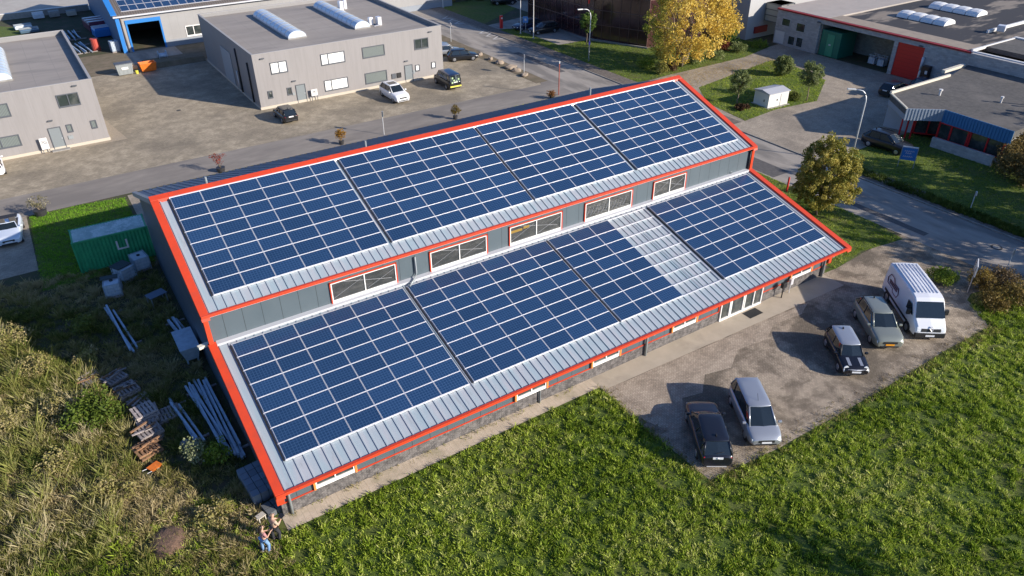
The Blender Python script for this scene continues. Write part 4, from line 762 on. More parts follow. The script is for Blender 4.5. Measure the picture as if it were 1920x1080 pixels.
# panel van
def panel_van(name, label, x, y, head):
    rt = root(name, label, 'van', (x, y, 0), R(head), 'cars in front of the hall'); L, w = 5.7, 1.01; rings = []
    for X, zt, f in ((-2.85, 2.36, .95), (-2.8, 2.42, .98), (-1.5, 2.46, 1), (0, 2.47, 1), (1.1, 2.46, 1), (1.45, 2.4, .99), (1.62, 2.28, .985), (2.28, 1.34, .97), (2.36, 1.26, .96), (2.68, 1.06, .93), (2.78, .9, .9), (2.85, .6, .86)):
        z0 = .3; prof = [(0, z0), (.9, z0), (1, z0 + .12), (1.01, min(1.0, zt * .75)), (.985, min(1.35, zt - .15)), (.9 if zt > 1.6 else .93, zt - .1), (.84, zt - .02), (0, zt + .02)]
        rings.append([(X, w * f * a, z) for a, z in prof] + [(X, -w * f * a, z) for a, z in prof[-2:0:-1]])
    MB().loft(rings).build('body', mat('van_white', (.74, .75, .78), .35, coat=.4), rt, smooth=False, bevel=.04)
    mb = MB()
    for k in range(7): yy = -.68 + k * .227; mb.box(-2.6, yy - .03, 2.43, 1.0, yy + .03, 2.505)
    mb.build('roof_ribs', mat('van_rib', (.7, .71, .74), .4), rt)
    def slope(t, yy, off=.014): a = Vector((1.64, yy, 2.25)); b = Vector((2.27, yy, 1.36)); n_ = Vector((.89, 0, .63)).normalized(); return a.lerp(b, t) + n_ * (off + .02)
    mb = MB(); mb.add([slope(.03, -.8), slope(.03, .8), slope(.97, .9), slope(.97, -.9)], [(0, 1, 2, 3)]); mb.build('windscreen', CGLS, rt)
    for s in (1, -1):
        mb = MB(); mb.add([(1.0, s * 1.0, 1.95), (1.5, s * .985, 1.95), (2.0, s * 1.0, 1.38), (1.0, s * 1.025, 1.38)], [(0, 1, 2, 3)]); mb.build('side_window', CGLS, rt)
        MB().cb((1.72, s * 1.16, 1.5), .16, .24, .38).build('wing_mirror', BLACKP, rt, bevel=.03)
        MB().box(-2.3, s * 1.012 - .012, .62, 1.6, s * 1.012 + .012, .78).build('side_strip', BLACKP, rt); MB().ob((2.5, s * .74 - .12, .8), (.33, 0, -.06), (0, .24, 0), (-.1, 0, .24)).build('headlight', LAMPW, rt, bevel=.03)
        for sx in (1.78, -1.75):
            c = Vector((sx, s * .93, .35)); D = lambda r1, r2, y0, y1: [[(c.x + r_ * math.cos(2 * math.pi * i / 16), c.y + s * yy, c.z + r_ * math.sin(2 * math.pi * i / 16)) for i in range(16)] for r_, yy in ((r1, y0), (r2, y1))]
            wh = MB().loft(D(.35, .35, -.1, .1)).build('wheel', BLACKP, rt); MB().loft(D(.35, .33, .101, .112)).build('tyre', RUBBER, wh); MB().loft(D(.21, .18, .113, .13)).build('rim', RIM, wh); MB().loft(D(.42, .41, .05, .096)).build('wheel_arch', BLACKP, rt)
        MB().box(-2.88, s * .85 - .07, .9, -2.8, s * .85 + .07, 1.5).build('taillight', LAMPR, rt)
    MB().ob((2.76, -.6, .74), (.085, 0, -.02), (0, 1.2, 0), (-.06, 0, .2)).build('grille', BLACKP, rt, bevel=.02); MB().ob((2.56, -.93, .28), (.31, 0, 0), (0, 1.86, 0), (0, 0, .38)).build('bumper', BLACKP, rt, bevel=.05)
    MB().box(2.865, -.27, .4, 2.885, .27, .52).build('number_plate', PLATE, rt)
    mb = MB(); c = Vector((2.8, 0, .95)); q = [(0, .15), (.1, 0), (0, -.15), (-.1, 0)]   # diamond badge
    for i in range(4):
        a, b = q[i], q[(i + 1) % 4]; mb.tube([c + Vector((.02 - a[1] * .5, a[0], a[1])), c + Vector((.02 - b[1] * .5, b[0], b[1]))], .022, 5)
    mb.build('badge', ALU, rt)
    lg = mat('logo_maroon', (.12, .02, .05), .5)    # framed badge with two lines on the right flank (as seen: the side turned to the hall)
    mb = MB(); P = [(-2.2, 1.25), (-1.35, 1.25), (-1.2, 1.05), (-.55, 1.05), (-.4, 1.35), (-.55, 1.72), (-1.2, 1.72), (-1.45, 1.98), (-2.0, 1.98), (-2.3, 1.6)]; yy = -1.013
    for i in range(len(P)):
        a, b = Vector((P[i][0], yy - .0, P[i][1])), Vector((P[(i + 1) % len(P)][0], yy, P[(i + 1) % len(P)][1])); mb.tube([a, b], .03, 4)
    for z in (1.42, 1.58):
        for i in range(7): mb.box(-1.95 + i * .19, yy - .02, z - .05, -1.84 + i * .19, yy + .01, z + .06)
    mb.build('badge', lg, rt); MB().box(2.1, -.3, 1.33, 2.25, .1, 1.36).build('papers', BLUE, rt); return rt
panel_van('delivery_van', 'white delivery van with ribbed roof and dark red badge on its side', 39.3, -23.9, -127)
car('parked_car', 'black compact car parked in front of the beige block near the 7E board', 17.5, 36.2, 91, 3.95, 1.75, 1.48, 'hatch', BLK, 'cars in the back yard', extra=aer)
def sunroof(rt, L, w, H, belt, hood): MB().box(-.2 * L, -w * .5, H - .02, .01 * L, w * .5, H + .012).build('sunroof', CGLS, rt, bevel=.01); MB().box(.5 * L - .02, -w * .75, .25, .5 * L + .01, w * .75, .36).build('front_lip', WHT, rt, bevel=.02)
car('parked_car', 'white off-roader with dark sunroof in front of the beige block', 30.4, 35.8, -89, 4.65, 1.95, 1.68, 'suv', WHT, 'cars in the back yard', extra=sunroof, wr=.37)
def lettered(rt, L, w, H, belt, hood):
    mb = MB()
    for i in range(6):
        x0 = -.33 * L + i * .4; mb.tube([(x0, w * .84 + .035, belt + .12), (x0 + .16, w * .82 + .02, belt + .42), (x0 + .28, w * .84 + .035, belt + .1)], .03, 5)
    mb.build('side_lettering', WHITE, rt); gm = mat('lettering_green', (.4, .55, .3), .5)
    mb = MB(); X = -.497 * L
    for yy, z in ((.45, .95), (.2, 1.2), (-.1, 1.05), (-.4, 1.3), (.4, 1.5)): mb.cb((X - .02 + (z - .9) * .06, yy, z), .05, .22, .2)
    mb.build('rear_lettering', gm, rt, bevel=.04); MB().box(-.5 * L - .03, -w * .8, .42, -.5 * L - .012, w * .8, .58).build('yellow_strip', mat('yellow_strip', (.75, .7, .1), .4), rt)
car('parked_van', 'black minivan with white and green lettering and yellow rear strip', 37.85, 36.5, 88, 4.5, 1.85, 1.86, 'minivan', BLK, 'cars in the back yard', roofm=DBL, extra=lettered, cat='van')
car('parked_car', 'black hatchback parked side-on beyond the corner of the beige block', 44.95, 45.2, -18, 4.1, 1.75, 1.46, 'hatch', BLK, 'cars parked beside the beige block')
car('parked_car', 'silver hatchback between the black car and the blue car beside the beige block', 44.3, 48.5, -18, 4.1, 1.75, 1.46, 'hatch', SIL, 'cars parked beside the beige block')
car('parked_car', 'steel blue car parked behind the silver one beside the beige block', 44.2, 51.9, -18, 4.2, 1.78, 1.46, 'hatch', LBL, 'cars parked beside the beige block')
car('parked_car', 'dark car at the far end of the row beside the beige block', 43.0, 55.2, -18, 4.2, 1.78, 1.46, 'hatch', BLK, 'cars parked beside the beige block')
car('parked_car', 'black off-roader parked in the shade of the low office with blue fascia', 63.75, -5.5, -85, 4.6, 1.9, 1.65, 'suv', BLK, extra=rails)
car('parked_car', 'white open convertible with dark seats beside the lawn at the left edge', -9.65, 22.1, -95, 4.3, 1.8, 1.35, 'open', paint('ice_white', (.62, .68, .76), .1))
car('parked_car', 'white estate car cut by the left edge in front of the 7G block', -10.1, 37.9, 92, 4.5, 1.8, 1.48, 'estate', WHT)
car('parked_car', 'dark saloon in the shaded car park right of the two flagpoles', 62.3, 50.9, 176, 4.7, 1.85, 1.5, 'estate', BLK, 'cars in the shaded car park')
car('parked_car', 'dark blue car behind the dark saloon in the shaded car park', 61.6, 54.3, 176, 4.5, 1.8, 1.45, 'hatch', DBL, 'cars in the shaded car park')
car('parked_car', 'bright blue hatchback standing alone in the shaded car park', 70.2, 57.8, -70, 3.9, 1.7, 1.5, 'hatch', paint('blue', (.02, .09, .35), .2))
car('parked_car', 'silver car on the street at the top edge', 53.6, 84, -90, 4.3, 1.8, 1.5, 'hatch', SIL); car('parked_car', 'black car behind the far hedge at the top edge', 68, 71, -20, 4.4, 1.8, 1.5, 'suv', BLK); car('parked_car', 'white car at the top edge beside the far black car', 73.2, 72, -30, 4.3, 1.8, 1.5, 'hatch', WHT)
car('parked_car', 'black estate half hidden behind the low office roof edge', 79.6, 4.2, 4, 4.6, 1.85, 1.5, 'estate', BLK); car('parked_car', 'dark blue car near the machine cabinet behind the low office', 83.2, 2.2, -86, 4.1, 1.75, 1.48, 'hatch', DBL)

# ------------------------------------------------------------------ street furniture
def lamp_post(label, x, y, h, reach, ang):
    rt = root('street_lamp', label, 'street lamp', (x, y, 0), ang, 'curved street lamps'); pts = [(0, 0, 0), (0, 0, h - 1.1)] + [(reach * .62 * (1 - math.cos(a)), 0, h - 1.1 + .95 * math.sin(a)) for a in (.4, .8, 1.2, 1.57)] + [(reach, 0, h - .1)]
    MB().tube(pts, [.085, .06] + [.045] * 5, 8).build('pole', mat('lamp_pole', (.66, .68, .7), .4, .2), rt, smooth=True); MB().ob((reach - .05, -.13, h - .16), (.75, 0, .02), (0, .26, 0), (0, 0, .13)).build('lamp_head', mat('lamp_head', (.6, .6, .57), .4), rt, bevel=.04); return rt
lamp_post('tall curved white street lamp beside the conical tree', 58.15, -5.6, 7.0, 1.15, R(140)); lamp_post('tall curved white street lamp with violet band by the shaded lawn', 58.4, 34.9, 6.9, 1.3, R(172))
MB().tube([(58.4, 34.9, 2.2), (58.4, 34.9, 2.6)], .12, 8).build('band', mat('violet', (.2, .1, .6), .5), bpy.data.objects['street_lamp.001']); bpy.data.objects['band'].location = (-58.4, -34.9, 0) if False else (0, 0, 0)
b_ = bpy.data.objects['band']; b_.data.transform(Matrix.Translation((-58.4, -34.9, 0)))
def flagpole(label, x, y, h): rt = root('flagpole', label, 'flagpole', (x, y, 0), group='white flagpoles by the car park'); MB().tube([(0, 0, 0), (0, 0, h)], [.07, .04], 8).build('pole', WHITE, rt); MB().tube([(0, 0, 0), (0, 0, .12)], .2, 8).build('base', CONC, rt); return rt
flagpole('left of the two white flagpoles at the shaded car park', 59.0, 52.2, 9); flagpole('right of the two white flagpoles at the shaded car park', 59.0, 48.8, 9); flagpole('white flagpole standing before the far hedge', 57.9, 74.4, 9)
def post_sign(name, label, x, y, h, rz, m, shape='round', poleM=None, group=None, sz=.3):
    rt = root(name, label, 'sign', (x, y, 0), rz, group); MB().tube([(0, 0, 0), (0, 0, h)], .04, 8).build('pole', poleM or GREYPOLE, rt)
    if shape == 'round': MB().tube([(0, -.05, h - sz), (0, -.075, h - sz)], sz, 18).build('plate', m, rt)
    elif shape == 'box': MB().box(-sz * .6, -.09, h - sz * 1.6, sz * .6, -.045, h).build('plate', m, rt, bevel=.01)
    return rt
post_sign('traffic_sign', 'round white traffic sign on a grey pole beside boulders', 48.1, 35.0, 2.5, R(60), WHITE); post_sign('traffic_sign', 'grey plate sign on a pole beside the parked car row', 48.2, 54.2, 2.7, R(80), ALU, 'box')
post_sign('traffic_sign', 'narrow grey sign on a thin pole behind the long hall', 24.4, 25.75, 2.5, R(75), GREYM, 'box', sz=.35); post_sign('traffic_sign', 'grey post with box head beside the street near the brown bush', 49.45, -24.6, 2.2, R(30), GREYM, 'box', sz=.32)
post_sign('marker_post', 'small grey post with pale head on the ivy slope', 58.0, -17.3, 1.5, R(40), WHITE, 'box', sz=.22)
rt = root('banner_post', 'thin rusty red pole with white top at the lane mouth', 'post', (46.9, 25.9, 0)); MB().tube([(0, 0, 0), (0, 0, 3.7)], .055, 8).build('pole', mat('rust_red', (.35, .08, .05), .7), rt); MB().tube([(0, 0, 3.7), (0, 0, 3.95)], .07, 8).build('cap', WHITE, rt)
rt = root('bollard', 'bright red post beside the conical tree', 'post', (47.9, -6.6, 0)); MB().tube([(0, 0, 0), (0, 0, 1.3)], .08, 10).build('post', mat('post_red', (.7, .04, .03), .5), rt); MB().tube([(0, 0, 1.3), (0, 0, 1.36)], [.09, .05], 10).build('cap', REDDARK, rt)
rt = root('info_column', 'red upright column with white symbol at the car park entry', 'sign', (58.5, 56.8, 0)); MB().box(-.2, -.2, 0, .2, .2, 1.9).build('column', mat('column_red', (.6, .03, .03), .4), rt, bevel=.05); MB().box(-.12, -.215, 1.4, .12, -.202, 1.65).build('symbol', WHITE, rt)
rt = root('parking_sign', 'blue square sign with white mark by the flagpoles', 'sign', (60.2, 52.6, 0), R(-60)); MB().tube([(0, 0, 0), (0, 0, 2.2)], .04).build('pole', GREYPOLE, rt); MB().box(-.4, -.07, 1.4, .4, -.045, 2.3).build('plate', mat('sign_blue', (.06, .25, .6), .4), rt); MB().box(-.15, -.085, 1.7, .15, -.072, 2.0).build('mark', WHITE, rt)
rt = root('company_sign', 'blue company board with white writing on grey posts on the shaded lawn', 'sign', (61.1, -9.3, 0), R(-55)); MB().box(-.62, -.04, .75, .62, .04, 1.95).build('board', mat('sign_blue2', (.03, .17, .48), .4), rt); mb = MB()
for z, w_ in ((1.62, .42), (1.42, .3), (1.1, .46)):
    for i in range(int(w_ * 12)): mb.tube([(-w_ + i * .17, -.05, z - .05), (-w_ + i * .17 + .06, -.05, z + .07), (-w_ + i * .17 + .12, -.05, z - .04)], .02, 4)
mb.build('lettering', WHITE, rt); MB().box(-.66, -.05, 1.952, .66, .05, 2.05).build('top_rail', ALU, rt)
for s in (-1, 1): MB().box(s * .66 - .03, -.04, 0, s * .66 + .03, .04, 1.95).build('leg', GREYM, rt)
rt = root('estate_sign', 'white board with dark shapes on a post in the brown bush', 'sign', (45.6, -24.2, 0), R(28)); MB().box(-.65, -.03, 1.35, .65, .03, 2.15).build('board', WHITE, rt); mb = MB()
for a, b, c_, d in ((-.5, 1.5, .22, .2), (-.15, 1.75, .25, .2), (.2, 1.55, .2, .22), (.42, 1.85, .18, .15)): mb.box(a, -.045, b, a + c_, -.032, b + d)
mb.build('lettering', mat('sign_brown', (.2, .14, .08), .6), rt)
for s in (-.55, .55): MB().box(s - .035, .031, 0, s + .035, .1, 2.1).build('leg', WOOD, rt)
mb = MB(); rt = root('letterbox_stand', 'dark letterbox on a post beside the hall entrance', 'letterbox', (33.95, -17.75, 0)); MB().box(-.2, -.12, .85, .2, .12, 1.25).build('box', BLACKP, rt, bevel=.02); MB().box(-.03, -.03, 0, .03, .03, .85).build('post', BLACKP, rt)
rt = root('wall_lamp_box', 'pale metal ashtray column beside the letterbox', 'ashtray', (34.9, -17.6, 0)); MB().box(-.14, -.1, .7, .14, .1, 1.15).build('box', ALU, rt, bevel=.02); MB().tube([(0, 0, 0), (0, 0, .7)], .03).build('post', ALU, rt)
mt = root('door_mat', 'dark door mat lying before the glass entrance', 'mat', (30.9, -17.95, .018)); MB().box(-.6, -.35, 0, .6, .35, .02).build('mat', BLACKP, mt)
for i, (x, y, lab) in enumerate(((53.1, -22.1, 'round manhole cover with pale centre in the street'), (8.3, 45.7, 'small dark drain cover in the paved yard'))):
    mh = root('manhole_cover', lab, 'manhole cover', (x, y, .014 if i == 0 else .006)); MB().tube([(0, 0, 0), (0, 0, .012)], .42 if i == 0 else .25, 24).build('ring', mat('cast_iron', (.06, .055, .05), .7), mh)
    if i == 0: MB().tube([(0, 0, .0125), (0, 0, .017)], .27, 24).build('cover', CONC, mh)
def boulder(x, y, s, sd_, lab):
    rng = np.random.default_rng(sd_); import bmesh; bm = bmesh.new(); bmesh.ops.create_icosphere(bm, subdivisions=3, radius=1)
    for v in bm.verts: v.co *= 1 + .3 * noise.noise(v.co * 1.2 + Vector((sd_ * 3.1, 0, 0))) + .1 * noise.noise(v.co * 4 + Vector((sd_, 0, 0)))
    me = bpy.data.meshes.new('boulder'); bm.to_mesh(me); bm.free(); me.materials.append(ROCK); o = bpy.data.objects.new('boulder', me); link(o); o.scale = (s * rng.uniform(.6, 1), s * rng.uniform(.9, 1.5), s * .55); o.rotation_euler = (0, 0, rng.uniform(0, 3)); o.location = (x, y, s * .25)
    tag(o, lab, 'boulder', 'boulders along the street edge')
for i, (x, y, s, lab) in enumerate(((47.9, 45.6, .55, 'flat pale boulder nearest the black parked hatchback'), (48.0, 43.0, .5, 'second boulder along the yard edge from the parked cars'), (48.1, 40.9, .55, 'upright boulder in the middle of the yard edge row'), (48.2, 38.2, .6, 'large orange toned boulder in the row'), (48.0, 36.6, .55, 'boulder just behind the round white traffic sign'), (47.8, 34.4, .5, 'low boulder at the end of the row nearest the lane'))): boulder(x, y, s, i + 2, lab)

# ------------------------------------------------------------------ container, tanks, clutter left of the hall
ct = root('shipping_container', 'dark green steel container with a dull rusty roof against the left gable wall', 'container', (-3.2, 13.75, 0), R(-2)); L2, W2, H2 = 2.5, 1.15, 2.5
mb = MB(); pr = []; n_ = 20
for k in range(n_ * 4 + 1): q = k % 4; pr.append((-L2 + 2 * L2 * k / (n_ * 4), 0 if q in (0, 1) else .05))
for s in (1, -1): mb.loft([[(x, s * (W2 - d), .12) for x, d in pr], [(x, s * (W2 - d), H2 - .12) for x, d in pr]], False, 0, False)
mb.box(-L2, -W2 + .06, .1, -L2 + .04, W2 - .06, H2 - .1); mb.box(L2 - .04, -W2 + .06, .1, L2, W2 - .06, H2 - .1); mb.build('wall', CONTG, ct); mb = MB()
for z in (.0, H2 - .12):
    for s in (1, -1): mb.box(-L2, s * W2 - .06, z, L2, s * W2 + .06, z + .12)
    mb.box(-L2 - .01, -W2, z, -L2 + .1, W2, z + .12); mb.box(L2 - .1, -W2, z, L2 + .01, W2, z + .12)
for a in (-L2, L2):
    for s in (1, -1): mb.box(a - .06, s * W2 - .07, .0, a + .06, s * W2 + .07, H2 + .01)
mb.build('frame', CONTG, ct); mb = MB(); mb.box(-L2 + .1, -W2 + .06, H2 - .1, L2 - .1, W2 - .06, H2 - .03)
for k in range(24): mb.box(-L2 + .2 + k * .2, -W2 + .1, H2 - .03, -L2 + .3 + k * .2, W2 - .1, H2 + .01)
mb.build('roof', CONTT, ct); mb = MB(); mb.box(.2, -W2 - .075, 1.3, .33, -W2 - .061, 1.9); mb.box(.85, -W2 - .075, 1.3, .98, -W2 - .061, 1.9); mb.box(.2, -W2 - .075, 1.17, .98, -W2 - .061, 1.3); mb.build('door_mark', WHITE, ct)
def tank(label, x, y, rz, lid=PLAST, h=1.1):
    rt = root('water_tank', label, 'tank', (x, y, 0), rz, 'caged plastic tanks by the container'); MB().box(-.48, -.56, .16, .48, .56, h).build('tank_body', PLAST, rt, bevel=.06); mb = MB()
    for z in (.3, .55, .8, h - .02):
        for s in (1, -1): mb.box(-.53, s * .6 - .015, z, .53, s * .6 + .015, z + .03); mb.box(s * .52 - .015, -.6, z, s * .52 + .015, .6, z + .03)
    for a in range(6):
        v = -.5 + a * .2
        for s in (1, -1): mb.box(v - .012, s * .61 - .012, .14, v + .012, s * .61 + .012, h + .02); mb.box(s * .53 - .012, v * 1.15 - .012, .14, s * .53 + .012, v * 1.15 + .012, h + .02)
    mb.build('cage', GALV, rt); mb = MB()
    for v in (-.5, 0, .5): mb.box(-.55, v * 1.1 - .05, 0, .55, v * 1.1 + .05, .09)
    mb.box(-.55, -.6, .091, .55, .6, .14); mb.build('pallet', WOOD, rt); MB().tube([(0, 0, h), (0, 0, h + .06)], .12, 10).build('lid', BLACKP, rt); return rt
tank('white caged plastic tank closest to the hall wall under the container', -1.95, 11.0, .15); tank('middle one of three caged tanks, half covered by dark sheet', -3.2, 10.0, .5); tank('caged tank with dark sheet on top, farthest from the hall wall', -4.2, 8.3, -.15)
sh = MB().cb((-3.3, 10.1, 1.17), 1.1, 1.0, .06, .5).build('cover_sheet', mat('dark_tarp', (.05, .07, .07), .7)); tag(sh, 'dark sheet lying on the middle caged tank', 'sheet'); sh = MB().cb((-4.25, 8.7, 1.19), 1.1, .5, .05, -.15).build('cover_sheet', MATS['dark_tarp']); tag(sh, 'dark sheet lying on the farthest caged tank', 'sheet')
rt = root('garden_table', 'blue grey folded table beside the hall wall', 'table', (-1.9, 5.5, 0), .3); MB().box(-.6, -.4, .68, .6, .4, .73).build('table_top', mat('blue_grey', (.14, .18, .25), .6), rt)
for a in (-.52, .52):
    for b in (-.33, .33): MB().box(a - .03, b - .03, 0, a + .03, b + .03, .68).build('leg', GREYM, rt)
def beam_pile(name, label, x, y, rz, n, L_, seed, spread=.5, cat='steel beams', lay=2):
    rng = np.random.default_rng(seed); rt = root(name, label, cat, (x, y, 0), rz)
    for i in range(n):
        a = rng.uniform(-.05, .05); ly = i % lay; off = (i // lay) * spread / max(1, n / lay) * 2 - spread; ll = L_ * rng.uniform(.75, 1); mb = MB(); ca, sa = math.cos(a), math.sin(a); sh_ = rng.uniform(-.4, .4)
        for q in ((-.06, 0, .12, .015), (-.06, .13, .12, .015), (-.008, .015, .016, .115)): mb.ob(Vector((-sa * 0 + off + q[0] - sa * ll / 2, -ll / 2 + sh_, .1 + ly * .17 + q[1])), (q[2], 0, 0), (sa * ll, ca * ll, 0), (0, 0, q[3]))
        mb.build('beam', GALV, rt)
    for v in (-.35, .35): MB().box(-spread - .3, L_ * v - .06, 0, spread + .3, L_ * v + .06, .1).build('bearer', WOOD, rt)
    return rt
beam_pile('beam_stack', 'long pile of galvanised steel beams beside the lower hall gable', -1.6, -8.7, .05, 10, 8.6, 3, .55); beam_pile('beam_stack', 'narrow pile of grey steel beams in the weeds left of the long pile', -3.05, -8.0, .12, 3, 5.0, 5, .22); beam_pile('beam_stack', 'pale steel rails lying alone in the shaded weeds', -4.5, 3.5, .1, 3, 6.4, 8, .25); beam_pile('beam_stack', 'steel profiles leaning together close to the hall wall', -1.35, 1.0, .1, 5, 3.8, 12, .3)
sl = root('steel_hopper', 'blue grey steel hopper standing against the hall wall under the lamp', 'hopper', (-1.5, -1.9, 0)); MB().loft([[(-.35, -.9, .3), (.35, -.9, .3), (.35, .9, .3), (-.35, .9, .3)], [(-.6, -1.2, 1.3), (.55, -1.2, 1.3), (.55, 1.2, 1.3), (-.6, 1.2, 1.3)]]).build('body', GALV, sl)
for a in (-.3, .3):
    for b in (-.8, .8): MB().box(a - .05, b - .05, 0, a + .05, b + .05, .31).build('leg', GALV, sl)
def pallet_stack(label, x, y, rz, n, seed, junk=0, m=None):
    rng = np.random.default_rng(seed); rt = root('pallet_stack', label, 'pallets', (x, y, 0), rz, 'old pallets and timber in the weeds'); m = m or WOOD
    for k in range(n):
        mb = MB(); dx, dy, a = rng.uniform(-.1, .1), rng.uniform(-.1, .1), rng.uniform(-.12, .12); z = k * .15
        for v in (-.5, 0, .5): mb.cb((dx - math.sin(a) * v, dy + math.cos(a) * v, z + .05), 1.15, .1, .1, a)
        for v in range(6): u = -.5 + v * .2; mb.cb((dx + math.cos(a) * u, dy + math.sin(a) * u, z + .115), .13, 1.1, .025, a)
        mb.build('pallet', m, rt)
    for k in range(junk):
        MB().cb((rng.uniform(-.35, .35), rng.uniform(-.3, .3), n * .15 + .04 + .07 * (k // 4)), rng.uniform(.5, 1.2), .11, .05, rng.uniform(-.5, .5)).build('plank', WOODB if k % 3 == 0 else m, rt)
pallet_stack('grey timber heap, farthest to the left of the pallet line', -7.1, -1.2, .3, 2, 1, 5); pallet_stack('second timber heap of loose grey planks', -5.8, -2.0, .5, 3, 2, 7); pallet_stack('low pallet stack with crushed boards behind the green bush', -5.4, -3.5, .2, 3, 3, 6); pallet_stack('flat pallet lying behind the small dark stack', -5.0, -4.8, .25, 1, 4, 3)
pallet_stack('tall stack of dark pallets with dotted top', -4.9, -6.6, .1, 5, 5, 0); pallet_stack('stack of grey slatted pallets leaning towards the path', -5.0, -8.0, .15, 4, 6, 4); pallet_stack('stack with brown planks on top in the sunlight', -5.3, -9.3, .2, 3, 7, 9, WOODB); pallet_stack('small upright pallet right of the dark stack', -3.8, -7.0, .1, 2, 8, 0)
rt = root('orange_barrow', 'broken orange steel barrow lying in the grass', 'wheelbarrow', (-5.3, -10.8, 0), .5); rt.scale = (.62, .62, .62); MB().loft([[(-.3, -.2, .12), (.3, -.2, .12), (.3, .2, .12), (-.3, .2, .12)], [(-.5, -.36, .5), (.5, -.36, .44), (.5, .36, .44), (-.5, .36, .5)]]).build('tray', ORANGE, rt); mb = MB()
for s in (-.3, .3): mb.tube([(-.9, s, .55), (.2, s * .8, .2), (.7, 0, .2)], .025, 6)
mb.build('handles', ALU, rt); MB().tube([(.75, -.06, .2), (.75, .06, .2)], .19, 12).build('wheel', RUBBER, rt)
pv_ = root('paving_stack', 'blue grey stack of concrete blocks at the corner of the hall', 'stone stack', (-1.25, -14.8, 0), .08)
for i in range(3):
    for j in range(5): MB().cb((-.4 + i * .4, -.9 + j * .45, .3), .37, .42, .6).build('block', CONC if False else mat('blue_concrete', (.2, .23, .27), .9, rnd=.2), pv_)
pv_ = root('paving_stack', 'low dark stack of slabs near the red corner post', 'stone stack', (-1.0, -16.6, 0), .2)
for i in range(2):
    for j in range(2): MB().cb((-.3 + i * .45, -.25 + j * .4, .15), .4, .36, .3).build('block', mat('dark_concrete', (.12, .13, .14), .9, rnd=.25), pv_)
rt = root('stool', 'pale upturned wooden stool in the grass near the two people', 'stool', (-1.75, -17.0, 0), .3); MB().box(-.2, -.15, .3, .2, .15, .35).build('seat', PLINTH, rt)
for a in (-.16, .16):
    for b in (-.11, .11): MB().box(a - .02, b - .02, 0, a + .02, b + .02, .3).build('leg', PLINTH, rt)
for i, (x, y, r_) in enumerate(((-3.6, -9.9, .28), (-3.2, -10.2, .24))):
    o = root('old_bag', ['grey plastic sack in the shade beside the pallets', 'smaller grey sack leaning on the plastic sack'][i], 'sack', (x, y, 0)); MB().tube([(0, 0, 0), (0, 0, r_ * .5), (0, 0, r_ * 1.1), (0, 0, r_ * 1.5)], [r_, r_ * 1.15, r_ * .9, r_ * .2], 9).build('sack', mat('sack', (.2, .22, .24), .7), o, smooth=True)

# clutter by the workshop hall
def skip(name, label, x, y, rz, w_, d_, h_, m, lid=None, cat='skip'):
    rt = root(name, label, cat, (x, y, 0), rz); r0 = [(-w_ * .42, -d_ * .4, .1), (w_ * .42, -d_ * .4, .1), (w_ * .42, d_ * .4, .1), (-w_ * .42, d_ * .4, .1)]; r1 = [(-w_ / 2, -d_ / 2, h_), (w_ / 2, -d_ / 2, h_), (w_ / 2, d_ / 2, h_), (-w_ / 2, d_ / 2, h_)]
    r2 = [(p[0] * .92, p[1] * .9, h_) for p in r1]; r3 = [(p[0] * .9, p[1] * .88, .2) for p in r0]; MB().loft([r0, r1, r2, r3]).build('tub', m, rt)
    mb = MB(); mb.tube(r1 + [r1[0]], .05, 6); mb.build('rim', m, rt); mb = MB()
    for k in range(4): x_ = -w_ * .36 + k * w_ * .24; mb.ob((x_, -d_ * .42 - .02, .2), (.08, 0, 0), (0, .03, 0), (0, -d_ * .06, h_ - .35))
    mb.build('ribs', m, rt)
    if lid: MB().box(-w_ / 2 - .04, -d_ / 2 - .04, h_ + .03, w_ / 2 + .04, d_ / 2 + .04, h_ + .16).build('lid', lid, rt, bevel=.04)
    return rt
s1 = skip('waste_container', 'grey waste container with dark lid and white label', 5.8, 64.0, R(2), 2.0, 1.2, 1.35, GREYM, DKFRAME, 'waste container'); MB().box(-.4, -.63, .75, .4, -.55, 1.05).build('label', WHITE, s1)
skip('tipping_skip', 'bright orange tipping skip beside the grey waste container', 8.6, 63.9, R(3), 2.0, 1.2, 1.1, ORANGE)
tank('white caged tank standing by the blue corner of the workshop hall', 6.6, 76.5, .1, h=1.5)
mb = MB(); rt = root('barrel', 'yellow bucket between the waste container and orange skip', 'bucket', (7.1, 63.5, 0)); MB().tube([(0, 0, 0), (0, 0, .4)], [.15, .2], 12).build('bucket', mat('yellow', (.75, .7, .08), .5), rt)
rt = root('barrel', 'orange drum lying behind the yellow bucket', 'drum', (7.0, 65.0, .45)); MB().tube([(-.5, 0, 0), (.5, 0, 0)], .32, 14).build('drum', mat('drum_tan', (.6, .36, .2), .6), rt)
rt = root('cable_reel', 'grey wire reel on the bank below the workshop hall', 'reel', (11.2, 67.6, 0)); mb = MB()
for x_ in (-.5, .5): mb.tube([(x_, 0, .75), (x_ + .05, 0, .75)], .7, 16)
mb.tube([(-.5, 0, .75), (.5, 0, .75)], .35, 12); mb.build('reel', GALV, rt)
rt = root('oil_drum', 'dark red drum standing at the end of the pipe stack', 'drum', (4.5, 79.0, 0)); MB().tube([(0, 0, 0), (0, 0, 1.6)], .55, 14).build('drum', mat('drum_red', (.45, .07, .05), .5), rt)
beam_pile('pipe_stack', 'bundle of blue grey pipes behind the beige block parapet', 2.6, 80.5, .1, 8, 7, 31, 1.4); beam_pile('pipe_stack', 'second bundle of dark profiles in front of the low wall', 2.5, 89.5, .05, 8, 7, 32, 1.3)
